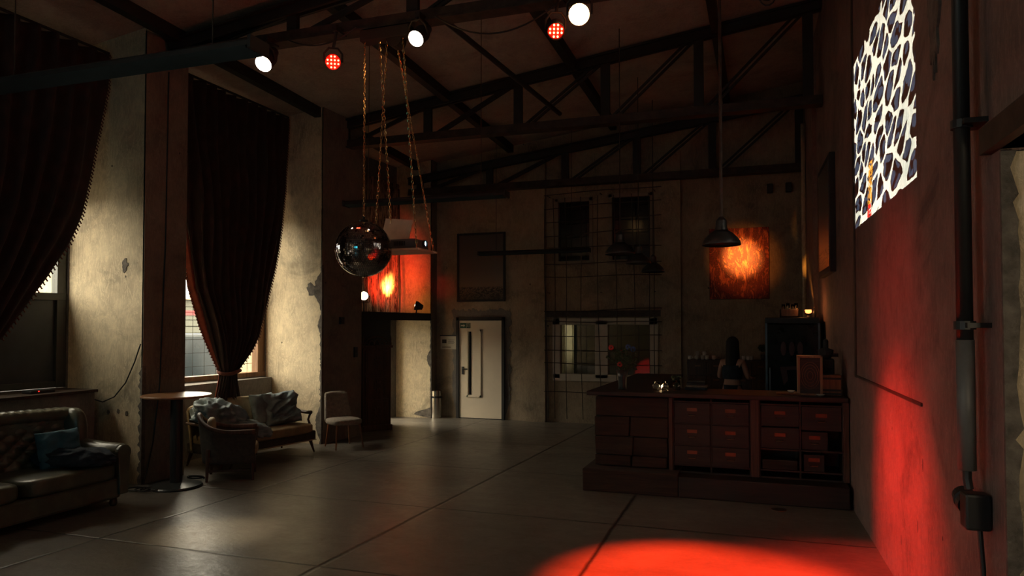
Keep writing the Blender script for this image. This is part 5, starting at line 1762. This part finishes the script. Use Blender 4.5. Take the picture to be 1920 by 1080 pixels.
for k in range(3):
    mb.blob((-0.12 + 0.11 * k, -0.3375, 1.62), (0.038, 0.003, 0.10), 14, 8)
mb.poly([(-0.17, 1.36), (0.14, 1.38), (0.10, 1.33), (-0.08, 1.32), (-0.06, 1.18), (-0.12, 1.10)], (-0.34, -0.335), 'y')
M['faintred'] = plain('faded_red_print', (0.05, 0.012, 0.011), 0.5)
mb.build('painted_emblem', M['faintred'], d_)['label'] = 'faint red hand-like print'
mb = MB()
for x in (-0.3, 0.3):
    for y in (-0.25, 0.25):
        mb.lathe([(0.02, 0), (0.02, 0.05)], 8, (x, y, 0))
mb.build('feet', M['black'], t)

# things on top of the fridge
t = thing('bottle_crate', 'dark crate of glinting glasses on top of the fridge', 'crate', (0.33, 11.25, 2.061))
mb = MB(); mb.box(-0.13, 0.13, -0.1, 0.1, 0, 0.02); mb.box(-0.13, -0.115, -0.1, 0.1, 0, 0.12); mb.box(0.115, 0.13, -0.1, 0.1, 0, 0.12); mb.box(-0.13, 0.13, -0.1, -0.09, 0, 0.12); mb.box(-0.13, 0.13, 0.09, 0.1, 0, 0.12)
mb.build('crate', M['darkwood'], t)
for k, (x, y) in enumerate(((-0.08, 0), (-0.02, -0.03), (0.045, 0.02), (0.09, -0.03))):
    glass_jar(['glass at the left end of the crate on the fridge', 'second glass in the crate on the fridge', 'third glass in the crate on the fridge, catching the lamp', 'brightest glass at the right end of the crate on the fridge'][k], 0.33 + x, 11.25 + y, 0.026, 0.17 + 0.015 * (k % 2), 'glasses in the crate on the fridge', z=2.083)
M['ember'] = emit('small_red_lamp', (1.0, 0.22, 0.06), 4)
t = thing('uplight', 'small glowing orange uplighter on top of the fridge by the wall', 'lamp', (0.585, 11.3, 2.061))
mb = MB(); mb.lathe([(0.03, 0), (0.04, 0.01), (0.03, 0.03), (0.05, 0.06), (0.058, 0.10), (0.05, 0.10), (0.045, 0.06)], 18); mb.build('base', M['black'], t)
mb = MB(); mb.lathe([(0.001, 0.11), (0.04, 0.115), (0.05, 0.10)], 18, cap=False); mb.build('lens', M['ember'], t, smooth=True)
mb = MB(); mb.blob((0, -0.052, 0.085), (0.045, 0.012, 0.028), 14, 8); mb.build('glow_ring', M['ember'], t, smooth=True)
light('uplight_beam', 'SPOT', (0.62, 11.75, 2.15), 90, (1.0, 0.36, 0.05), (0.72, 12.9, 2.9), 0.02, 16, 1.0)
light('uplight_glow', 'POINT', (0.50, 11.12, 2.22), 2.2, (1.0, 0.35, 0.1), None, 0.03)
t = thing('bottle', 'small dark bottle with an orange glint at the right end of the fridge top', 'bottle', (0.665, 11.25, 2.061))
mb = MB(); mb.lathe([(0.025, 0), (0.026, 0.08), (0.010, 0.11), (0.009, 0.14)], 14); mb.build('glass', M['ember_glass'] if 'ember_glass' in M else M['enamel'], t, smooth=True)
mb = MB(); mb.lathe([(0.010, 0.14), (0.010, 0.155)], 10); mb.build('cap', M['brass'], t)

# back counters with small drawers against the back wall
def back_unit(label, xa, xb, top):
    t = thing('apothecary_drawers', label, 'drawers', ((xa + xb) / 2, 13.95, 0), 0, 'drawer chests against the back wall')
    w = (xb - xa) / 2
    mb = MB(); mb.box(-w, w, -0.18, 0.2, 0, top); mb.build('carcass', M['darkwood'], t, bevel=0.006)
    n = 2
    for r_ in range(5):
        for c_ in range(n):
            xa_ = -w + 0.04 + c_ * (2 * w - 0.06) / n
            xb_ = xa_ + (2 * w - 0.10) / n
            z1_ = top - 0.04 - r_ * 0.25; z0_ = z1_ - 0.22
            if z0_ < 0.05: continue
            mb = MB(); mb.box(xa_, xb_, -0.20, -0.17, z0_, z1_); dr_ = mb.build('drawer', M['darkwood'], t, bevel=0.004)
            mb = MB(); mb.cbox(((xa_ + xb_) / 2, -0.206, (z0_ + z1_) / 2 + 0.04), (0.10, 0.008, 0.03)); mb.build('label_plate', M['brass'], dr_)
    return t
back_unit('left drawer chest behind the bar, cups standing on it', -1.37, -0.66, 1.32)
back_unit('right drawer chest behind the bar, plant standing on it', -0.58, 0.10, 1.32)
cup0 = None
random.seed(5)
cups = [(-1.33, 0), (-1.20, 0), (-1.10, 0), (-1.02, 0), (-0.90, 0), (-1.19, 1), (-1.07, 1), (-0.38, 0), (-0.24, 0), (-0.30, 0)]
names_ = ['leftmost cup on the left drawer chest', 'second cup from the left on the left drawer chest, under another', 'third cup from the left on the left drawer chest', 'fourth cup from the left on the left drawer chest',
          'single cup apart at the right of the left drawer chest', 'cup stacked over the second cup on the left drawer chest', 'cup stacked over the gap between the third and fourth cups',
          'left cup on the right drawer chest', 'right cup on the right drawer chest', 'middle cup on the right drawer chest']
for (x, lv), nm in zip(cups, names_):
    z_ = 1.321 + 0.075 * lv
    if cup0 is None:
        cup0 = thing('cup', nm, 'cup', (x, 13.85, z_), 0, 'cups on the drawer chests behind the bar')
        mb = MB(); mb.lathe([(0.022, 0), (0.03, 0.01), (0.034, 0.075), (0.03, 0.075), (0.022, 0.012)], 12); mb.build('body', M['ceramic'], cup0, smooth=True)
        mb = MB(); mb.tube([(0.03, 0, 0.06), (0.055, 0, 0.05), (0.05, 0, 0.025), (0.03, 0, 0.02)], 0.005, 5); mb.build('handle', M['ceramic'], cup0)
    else:
        dup(cup0, (x, 13.85, z_), random.random() * 6, nm)
t = thing('potted_plant', 'dark bushy plant in a pot on the right drawer chest beside the fridge', 'plant', (-0.02, 13.85, 1.321))
mb = MB(); mb.lathe([(0.05, 0), (0.07, 0.10), (0.06, 0.10)], 14); mb.build('pot', M['black'], t)
mb = MB(); random.seed(3)
for k in range(70):
    a = random.random() * 6.28; e_ = random.random() * 1.4; r_ = random.uniform(0.05, 0.13)
    d = Vector((cos(a) * cos(e_), sin(a) * cos(e_), sin(e_))) * r_
    mb.blob(Vector((0, 0, 0.16)) + d, (0.03, 0.012, 0.02), 6, 4, rot=Matrix.Rotation(a, 3, 'Z'))
mb.build('foliage', M['leaf'], t)

# ================================================================== PERSON BEHIND THE BAR
P = thing('person', 'person with long dark hair and a dark top working behind the bar, seen from behind', 'person', (-0.50, 12.1, 0), radians(-20))
def skin(name, verts, edges, mat, parent, sub=2):
    """verts: list of (x,y,z,r) ; y negative = towards camera"""
    me = bpy.data.meshes.new(name)
    me.from_pydata([v_[:3] for v_ in verts], edges, [])
    o = bpy.data.objects.new(name, me); COL.objects.link(o); o.parent = parent
    md = o.modifiers.new('skin', 'SKIN'); md.use_smooth_shade = True
    sub_ = o.modifiers.new('sub', 'SUBSURF'); sub_.levels = sub; sub_.render_levels = sub
    sv = me.skin_vertices[0].data
    for i, v_ in enumerate(verts):
        r_ = v_[3]
        sv[i].radius = r_ if isinstance(r_, tuple) else (r_, r_)
        sv[i].use_root = (i == 0)
    me.materials.append(mat)
    return o
V = [(0, 0, 0.92, (0.155, 0.11)),          # 0 pelvis
     (0, 0.0, 1.08, (0.125, 0.095)), (0, 0.0, 1.22, (0.135, 0.10)), (0, 0.01, 1.34, (0.15, 0.09)), (0, 0.02, 1.43, (0.055, 0.055)), (0, 0.03, 1.50, (0.05, 0.05)),
     (0, 0.045, 1.58, (0.075, 0.088)), (0, 0.05, 1.66, (0.072, 0.085)),
     (0.10, 0, 0.86, 0.095), (0.10, 0.015, 0.50, 0.062), (0.10, -0.01, 0.10, 0.042), (0.10, 0.12, 0.04, 0.036),
     (-0.10, 0, 0.86, 0.095), (-0.10, 0.015, 0.50, 0.062), (-0.10, -0.01, 0.10, 0.042), (-0.10, 0.12, 0.04, 0.036),
     (0.165, 0.01, 1.37, 0.052), (0.24, 0.03, 1.13, 0.04), (0.20, 0.24, 1.10, 0.030), (0.19, 0.32, 1.11, (0.032, 0.018)),
     (-0.165, 0.01, 1.37, 0.052), (-0.235, 0.02, 1.12, 0.04), (-0.16, 0.24, 1.14, 0.030), (-0.145, 0.31, 1.15, (0.032, 0.018))]
E_ = [(0, 1), (1, 2), (2, 3), (3, 4), (4, 5), (5, 6), (6, 7), (0, 8), (8, 9), (9, 10), (10, 11), (0, 12), (12, 13), (13, 14), (14, 15),
      (3, 16), (16, 17), (17, 18), (18, 19), (3, 20), (20, 21), (21, 22), (22, 23)]
n0 = len(V)
for sgn, wrist, wi in ((1, Vector((0.19, 0.32, 1.11)), 19), (-1, Vector((-0.145, 0.31, 1.15)), 23)):
    for k in range(4):                         # four fingers, curled, unequal
        off = (k - 1.5) * 0.019
        ln_ = (0.060, 0.070, 0.066, 0.052)[k]
        b0 = wrist + Vector((off, 0.03, 0.0)); b1 = b0 + Vector((0, ln_ * 0.6, -0.006)); b2 = b1 + Vector((0, ln_ * 0.25, -0.025))
        i0 = len(V)
        V += [(*b0, 0.009), (*b1, 0.008), (*b2, 0.007)]
        E_ += [(wi, i0), (i0, i0 + 1), (i0 + 1, i0 + 2)]
    b0 = wrist + Vector((-sgn * 0.03, 0.0, -0.008)); b1 = b0 + Vector((-sgn * 0.022, 0.03, -0.01))
    i0 = len(V); V += [(*b0, 0.010), (*b1, 0.008)]; E_ += [(wi, i0), (i0, i0 + 1)]
skin('body', V, E_, M['skin'], P)
mb = MB()       # long hair, rounded crown falling to the shoulder blades
def hairf(u, v):
    if v < 0.4:
        a_ = v / 0.4 * pi / 2
        r_, z_ = sin(a_), 1.675 + 0.10 * cos(a_)
    else:
        k_ = (v - 0.4) / 0.6
        r_, z_ = 1.0 + 0.18 * k_ - 0.25 * max(0, k_ - 0.75) * 4 * (k_ - 0.75), 1.675 - 0.40 * k_
    r_ *= 1 + 0.03 * sin(14 * pi * u) * min(1, v * 2)
    return Vector((0.098 * r_ * cos(2 * pi * u), 0.015 + 0.10 * r_ * sin(2 * pi * u) * (1 if sin(2 * pi * u) < 0 else 0.6), z_))
mb.grid(hairf, 56, 30, True)
mb.build('hair', M['hair'], P, smooth=True)
mb = MB()       # face
mb.blob((0, 0.115, 1.645), (0.062, 0.045, 0.085), 20, 14); mb.blob((0, 0.165, 1.635), (0.010, 0.012, 0.018), 10, 8)
for s in (-1, 1):
    mb.blob((s * 0.026, 0.155, 1.655), (0.009, 0.004, 0.005), 8, 6)
mb.blob((0, 0.155, 1.60), (0.020, 0.006, 0.006), 10, 6)
mb.build('face', M['skin'], P, smooth=True)
mb = MB()       # short dark top
mb.grid(lambda u, v: Vector(((0.148 + 0.012 * sin(pi * v)) * cos(2 * pi * u), (0.112 + 0.008 * sin(pi * v)) * sin(2 * pi * u), 1.10 + 0.22 * v)), 40, 10, True)
mb.build('cropped_top', M['navy'], P, smooth=True, solid=0.008)
mb = MB()
mb.grid(lambda u, v: Vector(((0.175 - 0.03 * v) * cos(2 * pi * u), (0.135 - 0.02 * v) * sin(2 * pi * u), 0.80 + 0.21 * v)), 40, 8, True)
for s in (-1, 1):
    mb.tube([(s * 0.10, 0, 0.88), (s * 0.10, 0.012, 0.50), (s * 0.10, -0.01, 0.08)], 0.1, 18, radii=[0.105, 0.08, 0.065])
mb.build('trousers', M['navy'], P, smooth=True)
for s in (-1, 1):
    mb = MB(); mb.blob((s * 0.10, 0.045, 0.045), (0.048, 0.125, 0.048), 16, 10, e=0.7); mb.build('shoe', M['black'], P, smooth=True)

# small round mark on the floor in front of the bar
t = MB(); t.lathe([(0.001, 0.0), (0.075, 0.0), (0.075, 0.004), (0.001, 0.004)], 24, (0.12, 8.25, 0.0), cap=False)
tag(t.build('floor_socket_cover', M['brass']), 'round metal floor socket cover in front of the bar', 'cover')
